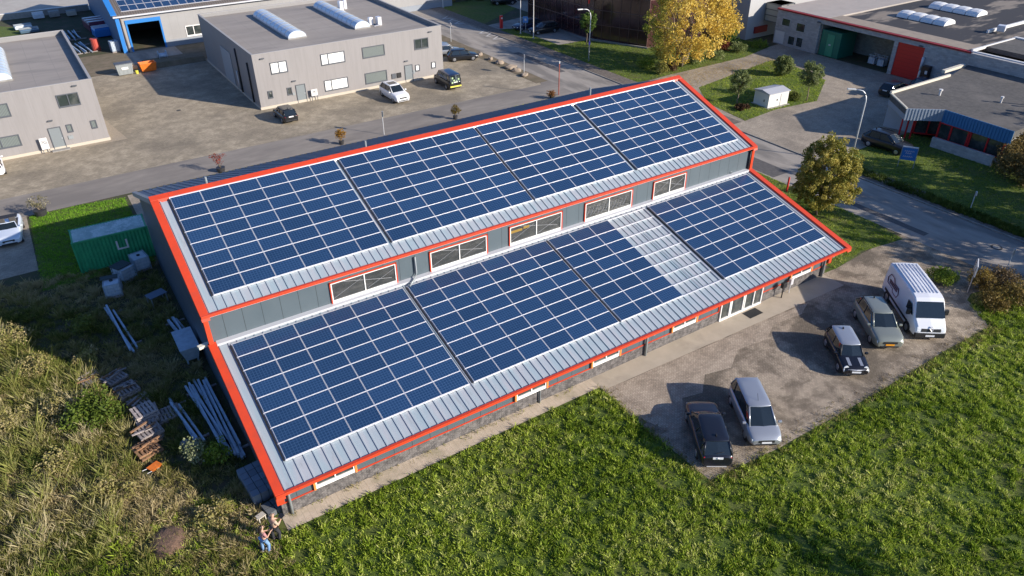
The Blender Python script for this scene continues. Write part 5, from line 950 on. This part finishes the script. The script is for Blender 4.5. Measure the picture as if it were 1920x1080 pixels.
for i, (x, y, m_, lab, sz) in enumerate(((6.6, 92.5, mat('maroon', (.13, .02, .05), .5), 'maroon machine body beside the workshop gable', (3.2, 5, 1.5)), (6.6, 87.2, BLUE, 'blue and white striped trailer beside the workshop gable', (2.6, 2.4, 1.4)), (-3.2, 99.0, PLAST, 'pale tarpaulin covered heap on the far lawn edge', (2.4, 1.5, .7)), (-2.6, 95.8, LBL, 'steel blue tarpaulin covered heap on the far lawn edge', (2.6, 1.4, .7)), (-.5, 105.5, PLAST, 'pale crate at the low wall, left of the cream one', (1.6, 1.2, 1.0)), (1.8, 105.2, CONC, 'grey crate at the low wall', (1.5, 1.2, 1.0)), (4.3, 104.5, PLINTH, 'cream coloured sack pile at the low wall', (1.4, 1.1, .9)))):
    rt = root('yard_machine' if i < 2 else 'stored_goods', lab, 'machine' if i < 2 else 'stored goods', (x, y, 0), .08); a, b, c_ = sz
    MB().loft([[(-a / 2, -b / 2, .15), (a / 2, -b / 2, .15), (a / 2, b / 2, .15), (-a / 2, b / 2, .15)], [(-a / 2, -b / 2, c_ * .8), (a / 2, -b / 2, c_ * .8), (a / 2, b / 2, c_ * .8), (-a / 2, b / 2, c_ * .8)], [(-a * .4, -b * .4, c_), (a * .38, -b * .4, c_), (a * .38, b * .4, c_), (-a * .4, b * .4, c_)]]).build('body', m_, rt, bevel=.05)
    mb = MB(); 
    for k in range(3): mb.box(-a / 2 - .02, -b * .4 + k * b * .32, c_ + .002, a / 2 + .02, -b * .4 + k * b * .32 + b * .12, c_ + .06)
    mb.build('straps' if i > 1 else 'slats', WHITE if i in (1, 4) else ALU if i == 0 else GREYM, rt)

# ------------------------------------------------------------------ people
def skin(name, pts, edges, radii, m, parent, sub=1):
    me = bpy.data.meshes.new(name); me.from_pydata(pts, edges, []); o = bpy.data.objects.new(name, me); link(o, parent); ORG[o] = Vector()
    s = o.modifiers.new('skin', 'SKIN'); me.skin_vertices.new() if not me.skin_vertices else None
    for v, r_ in zip(me.skin_vertices[0].data, radii): v.radius = (r_, r_) if not isinstance(r_, tuple) else r_
    me.skin_vertices[0].data[0].use_root = True; subsurf(o, sub); s.use_smooth_shade = True; me.materials.append(m)
    dg = bpy.context.evaluated_depsgraph_get(); me2 = bpy.data.meshes.new_from_object(o.evaluated_get(dg)); o.modifiers.clear(); o.data = me2; me2.materials.clear(); me2.materials.append(m); return o
SKIN = mat('skin', (.5, .3, .21), .6)
def person(label, x, y, rz, top, legs, hairm, hold, hair_long, sc=1., bare_arms=True, stride=.1):
    rt = root('person', label, 'person', (x, y, 0), rz); rt.scale = (sc,) * 3
    P = [(0, 0, .95), (0, .01, 1.15), (0, 0, 1.36), (0, .03, 1.46), (0, .06, 1.56), (0, .07, 1.66)]; E_ = [(0, 1), (1, 2), (2, 3), (3, 4), (4, 5)]; Rr = [(.14, .1), (.13, .1), (.14, .1), .055, .085, .08]
    def add(par, pts_, rr_):
        i = par
        for p, r_ in zip(pts_, rr_): P.append(p); Rr.append(r_); E_.append((i, len(P) - 1)); i = len(P) - 1
        return i
    hx = []
    for s in (1, -1):
        add(0, [(s * .1, 0, .88), (s * .12, stride * s + .02, .5), (s * .13, stride * s * .6 - .02, .1), (s * .13, stride * s * .6 + .12, .04)], [.09, .06, .042, .04])
        h = add(2, [(s * .2, 0, 1.36), (s * .26, .06, 1.1), (s * .1, .34, 1.1 + .03 * s)], [.055, .042, .03]); palm = add(h, [(s * .07, .42, 1.12 + .03 * s)], [.03]); hx.append(palm)
        for q, (dx, L_) in enumerate(((-.025, .075), (-.008, .085), (.01, .08), (.026, .065))): add(palm, [(s * .07 - s * .03 + dx * s, .42 + L_ * .6, 1.13), (s * .06 - s * .04 + dx * s, .42 + L_, 1.10)], [.009, .008])
        add(palm, [(s * .07 + s * .04, .44, 1.155), (s * .05 + s * .03, .47, 1.165)], [.01, .009])
    body = skin('body', P, E_, Rr, SKIN, rt, 1)
    skin('shirt', [(0, 0, .93), (0, .01, 1.15), (0, 0, 1.37), (.2, 0, 1.37), (.25, .05, 1.16), (-.2, 0, 1.37), (-.25, .05, 1.16)] + ([(.14, .27, 1.12), (-.14, .27, 1.1)] if not bare_arms else []), [(0, 1), (1, 2), (2, 3), (3, 4), (2, 5), (5, 6)] + ([(4, 7), (6, 8)] if not bare_arms else []), [(.165, .125), (.155, .12), (.165, .12), .072, .06, .072, .06] + [.042] * (0 if bare_arms else 2), top, rt)
    skin('trousers', [(0, 0, .96)] + [(.1, 0, .88), (.12, stride + .02, .5), (.13, stride * .6 - .02, .09), (-.1, 0, .88), (-.12, -stride + .02, .5), (-.13, -stride * .6 - .02, .09)], [(0, 1), (1, 2), (2, 3), (0, 4), (4, 5), (5, 6)], [(.16, .125), .11, .08, .065, .11, .08, .065], legs, rt)
    hp = [(0, .02, 1.72), (0, -.02, 1.63)] + ([(0, -.06, 1.5), (0, -.09, 1.34)] if hair_long else []); skin('hair', hp, [(i, i + 1) for i in range(len(hp) - 1)], [.085, .095] + [.08, .05] * hair_long, hairm, rt)
    for s in (1, -1): MB().ob((s * .13 - .05, stride * s * .6 - .1, 0), (.1, 0, 0), (0, .27, 0), (0, 0, .08)).build('shoe', BLACKP if hair_long is False else WHITE, rt, bevel=.03)
    mb = MB()
    for s in (1, -1): mb.tube([(s * .03, .147, 1.63), (s * .03, .154, 1.63)], .011, 6)
    mb.build('eyes', BLACKP, rt); MB().tube([(0, .14, 1.62), (0, .17, 1.585)], [.012, .017], 6).build('nose', SKIN, rt)
    return rt
HAIRD = mat('dark_hair', (.02, .015, .012), .5); HAIRL = mat('grey_brown_hair', (.14, .1, .07), .6)
pa = person('person in pink top and light blue jeans holding a small remote', -2.1, -18.9, R(-75), mat('pink_top', (.42, .2, .2), .8), mat('blue_jeans', (.14, .26, .46), .8, c2=(.2, .34, .55), scale=6), HAIRD, None, 1, 1.0)
pb = person('person in beige jacket and dark trousers holding a dark tablet', -1.5, -18.55, R(-70), mat('beige_jacket', (.5, .37, .27), .8), mat('dark_trousers', (.03, .03, .035), .8), HAIRL, None, False, 1.04, False)
def held(name, label, cat, pr, sz, m):
    M_ = Matrix.Translation(pr.location) @ Matrix.Rotation(pr.rotation_euler[2], 4, 'Z'); rt = root(name, label, cat, M_ @ (Vector((0, .46, 1.15)) * pr.scale[0]), pr.rotation_euler[2])
    MB().ob((-sz[0] / 2, -sz[1] / 2, 0), (sz[0], 0, 0), (0, sz[1], .06), (0, -.01, sz[2])).build('case', m, rt, bevel=.005); MB().ob((-sz[0] * .42, -sz[1] * .42, sz[2] + .001), (sz[0] * .84, 0, 0), (0, sz[1] * .84, .055), (0, 0, .003)).build('screen', CGLS, rt)
held('remote_control', 'small dark remote in the hands of the person in jeans', 'remote', pa, (.17, .1, .03), BLACKP); held('tablet', 'dark tablet in the hands of the person in the beige jacket', 'tablet', pb, (.28, .2, .02), BLACKP)
# ------------------------------------------------------------------ vegetation
GRN = [(.07, .12, .012), (.14, .21, .02), (.22, .3, .03), (.3, .36, .06), (.38, .38, .11)]
FLD = [(.09, .15, .012), (.19, .28, .02), (.31, .4, .04), (.42, .49, .08), (.56, .56, .2)]
WEED = [(.07, .1, .015), (.17, .2, .035), (.29, .27, .08), (.38, .32, .14), (.5, .41, .23)]
fpoly = [(-3.5, -19.5), (-.8, -18.3), (17.7, -18.45), (17.6, -26.9), (22.6, -27.5), (42.3, -27.6), (43.8, -25.3), (47, -25.8), (50, -40), (40, -44), (14, -44), (-4, -28)]
grass('field_grass', fpoly, 75, 7, .17, .05, .8, FLD, 'lumpy bright green meadow in front of the hall', 'grass', 1, .6, .5, clump=8, cs=.1, hvar=.25)
grass('tall_weeds', [(-1.1, 11.5), (-16, 15), (-17, -4), (-13, -18), (-8, -24), (-1, -24), (-1.6, -17.6), (-1.2, -12)], 85, 8, .27, .028, .8, WEED, 'overgrown brown and green weeds left of the hall', 'weeds', 2, 1., .45, hvar=.6, clump=4.5, cs=.16)
grass('tall_brush', [(-5.8, -6.5), (-6.8, -1), (-8.3, 2.5), (-10.5, 5.5), (-12.5, 12), (-17, 13), (-18, -6), (-13, -16), (-8, -15), (-6.2, -10)], 34, 9, .62, .024, .5, [(.1, .14, .025), (.2, .235, .05), (.31, .31, .09), (.43, .39, .18), (.56, .48, .29)], 'tall dry brush along the left edge', 'weeds', 24, 1., .5, hvar=.5, clump=2.6, cs=.26)
grass('green_weeds', [(-1.0, -18.4), (-3, -14), (-9, -13.5), (-13, -16), (-8, -25), (-1, -25)], 34, 7, .22, .045, .8, FLD, 'greener low weeds around the two people', 'weeds', 23, .9, .7, clump=4, cs=.16)
grass('weed_edge', [(17.6, -18.2), (17.9, -18.2), (17.9, -26.8), (30, -27.3), (43, -27.3), (44.4, -24.8), (48, -25.2), (48, -25.8), (43.8, -25.9), (43, -28.2), (17.2, -27.6)], 40, 5, .16, .035, .7, WEED, 'ragged grass along the edge of the car park', 'grass', 3)
grass('edge_debris', [(17.7, -18.4), (18.6, -19), (18.6, -26), (30, -26.6), (43, -26.6), (43, -27.3), (22.6, -27.2), (17.8, -26.8)], 9, 4, .07, .04, 1.2, [(.1, .07, .035), (.22, .16, .09), (.16, .17, .04)], 'dry tufts and debris on the car park edge', 'debris', 4, hvar=.3, z=.02)
for i, (pl, cols, lab, d_) in enumerate(((llawn, [(.07, .18, .012), (.14, .32, .02), (.22, .42, .03), (.3, .48, .06)], 'short lawn beside the green container', 70), (rlawn, FLD, 'grass triangle beside the right gable of the hall', 40), (plot, FLD, 'lawn around the white hut', 35), (glawn, GRN, 'shaded lawn beneath the yellow tree', 22), ([(57.5, -32), (72, -32), (72, -11), (69.3, -4.3), (57.6, -4.3)], GRN, 'lawn in front of the low office', 28), ([(57.6, 44), (60, 44), (59.9, 55.3), (57.6, 56.2)], GRN, 'grass strip under the flagpoles', 25))):
    grass('lawn_grass', pl, d_, 5, .09, .035, .7, cols, lab, 'grass', 10 + i, .5, .8, z=.02)
grass('wall_weeds', [(-.6, -17.65), (16.5, -17.65), (16.5, -17.35), (-.6, -17.35)], 14, 6, .16, .03, .8, WEED, 'thin weeds growing along the foot of the brick wall', 'weeds', 21)
grass('ivy_slope', [(56.1, -45), (57.5, -45), (57.5, -4.4), (56.1, -4.4)], 50, 8, .3, .07, .7, [(.03, .05, .01), (.06, .09, .015), (.1, .14, .02), (.15, .17, .04)], 'low dark hedge strip along the street', 'ground cover', 22, .6, .7)
# fallen leaves on the side path
rng = np.random.default_rng(5); n = 2600; x = rng.uniform(60, 80, n); y = 21.5 + (x - 60) * .02 + rng.normal(0, 1.6, n); a = rng.uniform(0, 6.28, n); s = rng.uniform(.03, .07, n); z = rng.uniform(.02, .05, n)
co = np.stack([np.stack([x + s * np.cos(a + q), y + s * np.sin(a + q), z + (.02 if q else 0)], 1) for q in (0, 1.57, 3.14, 4.71)], 1); tag(npmesh('fallen_leaves', co, 4, LEAF, pick([(.25, .15, .05), (.45, .32, .07), (.5, .4, .15)], rng.uniform(0, 1, n))), 'yellow leaves scattered over the side path', 'leaves', kind='stuff')
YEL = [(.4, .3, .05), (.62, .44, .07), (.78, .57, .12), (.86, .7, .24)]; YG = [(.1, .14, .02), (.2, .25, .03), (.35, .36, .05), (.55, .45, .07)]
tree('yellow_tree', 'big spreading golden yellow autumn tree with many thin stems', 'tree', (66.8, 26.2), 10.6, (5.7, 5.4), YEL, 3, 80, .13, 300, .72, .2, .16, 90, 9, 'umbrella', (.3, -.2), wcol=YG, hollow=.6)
tree('conical_tree', 'dense conical tree turning yellow at the top beside the hall corner', 'tree', (46.3, -11), 7.0, (2.35, 2.35), [(.12, .13, .02), (.25, .24, .04), (.42, .36, .08), (.6, .48, .14)], 5, 100, .085, 360, .32, .12, .1, 20, 1, 'cone', hollow=.35)
BG = [(.08, .11, .03), (.15, .19, .055), (.23, .27, .1), (.33, .35, .17)]
tree('ball_tree', 'slim rounded ball tree standing left of the white hut', 'tree', (61.7, 11.9), 3.9, (1.05, 1.05), BG, 6, 90, .07, 90, .28, .08, .34, 10, hollow=.3, group='ball trees by the white hut'); tree('ball_tree', 'low bushy ball tree behind the white hut', 'tree', (74.5, 16.2), 2.4, (1.2, 1.2), BG, 7, 90, .08, 110, .28, .08, .12, 8, hollow=.3, group='ball trees by the white hut'); tree('ball_tree', 'leaning ball tree right of the white hut', 'tree', (68.9, 8.1), 4.3, (1.35, 1.35), BG, 8, 90, .07, 110, .28, .07, .42, 10, lean=(.4, .3), hollow=.3, group='ball trees by the white hut')
tree('young_tree', 'slender young tree with light green crown beside the violet banded lamp', 'tree', (63.2, 41.5), 4.6, (1.1, 1.1), [(.05, .1, .015), (.1, .17, .03), (.16, .23, .05)], 9, 50, .1, 60, .35, .07, .4, 8, hollow=.2)
# trees beyond the right and lower edge of the view: their shade falls over the street and the meadow
for i, (x_, y_, h_, r_) in enumerate(((62.3, -28.2, 10.5, 4.2), (68.8, -25.5, 11, 4.2), (61.5, -36.5, 11, 4.4), (82, -26.5, 10, 4), (70.5, -36, 12, 4.6))):
    tree('roadside_tree', ['broad roadside tree beyond the ivy slope', 'roadside tree behind the low office lawn', 'roadside tree nearest the street end', 'roadside tree beyond the office roof', 'tallest roadside tree in the back row'][i], 'tree', (x_, y_), h_, (r_, r_), [(.03, .05, .01), (.06, .08, .015), (.12, .12, .03)], 30 + i, 36, .24, 125, .75, .2, .25, 8, hollow=.4, group='roadside trees right of the view')
tree('small_tree', 'small tree below the lower edge of the meadow', 'tree', (24.2, -40.2), 5.0, (1.1, .9), GRN, 40, 30, .11, 26, .35, .1, .5, 8, hollow=.3)
shrub('leafy_bush', 'bright green leafy bush in the weeds beside the pallets', -7.3, -5.2, 1.75, 1.5, [(.05, .08, .012), (.1, .15, .02), (.17, .22, .035)], 1, 60, 50, .1); shrub('pale_bush', 'bush with pale silvery leaves in the shade beside the steel beams', -3.3, -11.7, .85, 1.9, [(.12, .16, .06), (.25, .28, .14), (.38, .4, .26)], 2, 30, 22, .07)
shrub('dark_bush', 'dark green bush close to the left gable', -2.4, -12.0, .8, 1.3, GRN, 3, 30, 45, .07)
for i, (x_, y_, r_, h_) in enumerate(((-9.5, 1.5, 1.3, 1.2), (-8.9, -3.4, 1.1, 1.1), (-10.6, 5.5, 1.4, 1.2), (-6.5, 4.5, 1.1, 1.0), (-7.6, -11.5, 1.3, .8), (-3.5, -15.8, 1.1, .8), (-9.4, -8, 1.2, .9), (-6.9, 0.8, .8, .9), (-11.5, -3, 1.4, 1.1))):
    shrub('weed_thicket', ['dry thicket at the shadow edge left of the timber', 'brown thicket behind the bright leafy bush', 'tall thicket at the left edge below the lawn', 'dark thicket between the tanks and the timber', 'pale thicket left of the orange barrow', 'yellowish tuft close to the two people', 'thicket left of the sunlit pallets', 'small thicket above the grey timber heap', 'thicket cut by the left edge'][i], x_, y_, r_, h_, [WEED[1], WEED[2], WEED[3], WEED[4]] if i != 3 else WEED[:3], 50 + i, 36, 40, .07, 'thickets in the weeds', 'thicket')
mo = root('earth_mound', 'bare brown earth mound in the weeds left of the people', 'mound', (-5.75, -15.9, 0)); rg = []
for k in range(7):
    rr = .85 * (1 - k / 6.5) ** .7; rg.append([((rr * (1 + .2 * noise.noise(Vector((math.cos(q / 18 * 6.28) * 2, math.sin(q / 18 * 6.28) * 2, k))))) * math.cos(q / 18 * 6.28), rr * 1.2 * (1 + .2 * noise.noise(Vector((math.cos(q / 18 * 6.28) * 2, 5, k)))) * math.sin(q / 18 * 6.28), .34 * (1 - (1 - k / 6) ** 2) + .03 * noise.noise(Vector((q, k, 0)))) for q in range(18)])
MB().loft(rg).build('earth', mat('fresh_earth', (.2, .12, .08), 1, c2=(.1, .065, .045), scale=6, bump=1., bscale=12), mo)
BRN = [(.1, .065, .02), (.17, .12, .035), (.26, .18, .05), (.3, .24, .05)]
for i, (x_, y_, r_, h_, c_) in enumerate(((46.6, -27.2, 1.7, 1.9, BRN), (49.2, -27.6, 1.6, 1.8, [(.14, .12, .02), (.24, .2, .03), (.34, .28, .05)]), (44.7, -26.4, 1.2, 1.3, BRN), (46.2, -24.7, 1.0, 1.6, BRN), (44.9, -22.6, 1.0, 1.0, GRN), (47.5, -25.3, 1.1, 1.7, [(.14, .1, .05), (.22, .16, .08)]), (51.8, -29.5, 2.0, 1.8, BRN))):
    shrub('roadside_shrub', ['big brown autumn shrub right of the white van', 'yellowish autumn shrub at the right edge', 'low brown shrub at the meadow corner', 'twiggy shrub around the white board sign', 'green shrub just behind the white van', 'brown shrub between sign and street', 'autumn shrub cut by the right edge'][i], x_, y_, r_, h_, c_, 70 + i, 46, 46, .075, 'shrubs at the car park exit')
for i, (x_, y_, r_, h_, c_) in enumerate(((62.4, 25.4, 1.1, 1.5, [(.2, .2, .04), (.34, .32, .08), (.4, .36, .12)]), (64.6, 25.7, 1.2, .9, [(.12, .07, .04), (.18, .11, .06)]), (70.0, 26.6, 1.7, 1.0, BG), (73.2, 26.6, 1.7, 1.0, BG), (78.2, 26.9, 1.3, 1.3, BG), (77, 28.6, 1.2, 1.3, [(.14, .03, .015), (.22, .06, .03)]), (80.2, 30.2, 1.3, 2.6, [(.08, .14, .02), (.14, .22, .03)]), (62.6, 28.2, 1.3, 1.7, GRN), (60.8, 10.4, 1.0, .6, [(.05, .025, .012), (.1, .05, .02)]), (67.9, 9.2, .8, 1.0, [(.1, .13, .02), (.18, .2, .05)]), (82.5, 27.0, 1.6, .9, GRN))):
    shrub('garden_shrub', ['round golden green shrub below the yellow tree', 'low purple brown shrub at the foot of the yellow tree', 'clipped green shrub right of the yellow tree trunk', 'second clipped shrub along the side path', 'pale green shrub at the end of the side path', 'dark red shrub under the right side of the yellow tree', 'bright green shrub before the white walled corner', 'dark shrub behind the golden green one', 'flat dark red shrub at the hall corner by the hut lawn', 'small yellow green shrub behind the white hut', 'dark shrub in the shade of the factory wall'][i], x_, y_, r_, h_, c_, 90 + i, 34, 40, .09, 'shrubs around the yellow tree')
for i, (x_, y_, r_) in enumerate(((70.6, -13.9, 1.9), (68.9, -14.9, 1.8), (67.2, -15.6, 1.7), (66.4, -17.6, 1.5), (73.2, -15.0, 2.0))):
    shrub('copper_shrub', ['copper brown shrub in front of the office roof corner', 'copper shrub left of the office corner one', 'shaded shrub at the end of the blue fascia', 'shrub at the lower end of the office lawn', 'copper shrub at the right edge'][i], x_, y_, r_, 3.1 - .4 * i if i < 4 else 3.4, [(.1, .07, .02), (.2, .15, .05), (.33, .24, .09)], 110 + i, 60, 46, .1, 'shrubs around the low office')
for i in range(7):
    shrub('hedge_bush', ['hedge bush nearest the far flagpole', 'second bush of the far hedge', 'third bush of the far hedge', 'fourth bush of the far hedge', 'fifth bush of the far hedge', 'sixth bush of the far hedge', 'last bush of the far hedge at the top edge'][i], 59 + i * 2.4, 79 - i * 1.1, 1.6, 1.8, [(.04, .05, .01), (.09, .09, .02), (.15, .13, .04)], 130 + i, 30, 30, .13, 'far hedge')
def potted(label, x, y, r, h, ph, cols, seed, lf=.07, n=26, per=26):
    rng = np.random.default_rng(seed); rt = root('potted_plant', label, 'potted plant', (x, y, 0), world=True, group='potted plants behind the hall')
    MB().tube([(x, y, 0), (x, y, ph)], [r * .42, r * .55], 14).build('pot', mat('dark_pot', (.035, .035, .038), .5), rt); d = rng.normal(size=(n, 3)); d /= np.linalg.norm(d, axis=1)[:, None]; cs = np.array([x, y, ph + (h - ph) * .55]) + d * np.array([r, r, (h - ph) * .45]) * rng.uniform(.3, 1, n)[:, None]
    co, t = leaves(cs, np.full(n, .22), per, lf, cols, rng); npmesh('foliage', co, 4, LEAF, pick(cols, t), rt); mb = MB()
    for i in range(8): limb(mb, (x, y, ph - .05), cs[i], .02, .006, rng, 3, .1)
    mb.build('stems', BARK, rt)
potted('big potted bush with pale flowers at the lawn corner', -7.3, 24.9, .95, 1.7, .55, [(.12, .11, .05), (.22, .2, .1), (.5, .45, .38)], 1, .06); potted('red leaved potted tree behind the hall', 7.7, 25.6, .75, 1.9, .45, [(.16, .03, .015), (.3, .05, .03)], 2, .06, 18, 20)
potted('orange and yellow potted bush behind the hall', 19.7, 25.7, .5, 1.7, .4, [(.25, .12, .02), (.42, .24, .03)], 3); potted('olive brown potted bush behind the hall', 32.8, 25.6, .5, 1.6, .4, [(.12, .09, .02), (.22, .16, .04)], 4); potted('low rusty potted plant near the thin red pole', 45.5, 25.3, .6, .9, .3, [(.2, .08, .03), (.3, .16, .06)], 5)
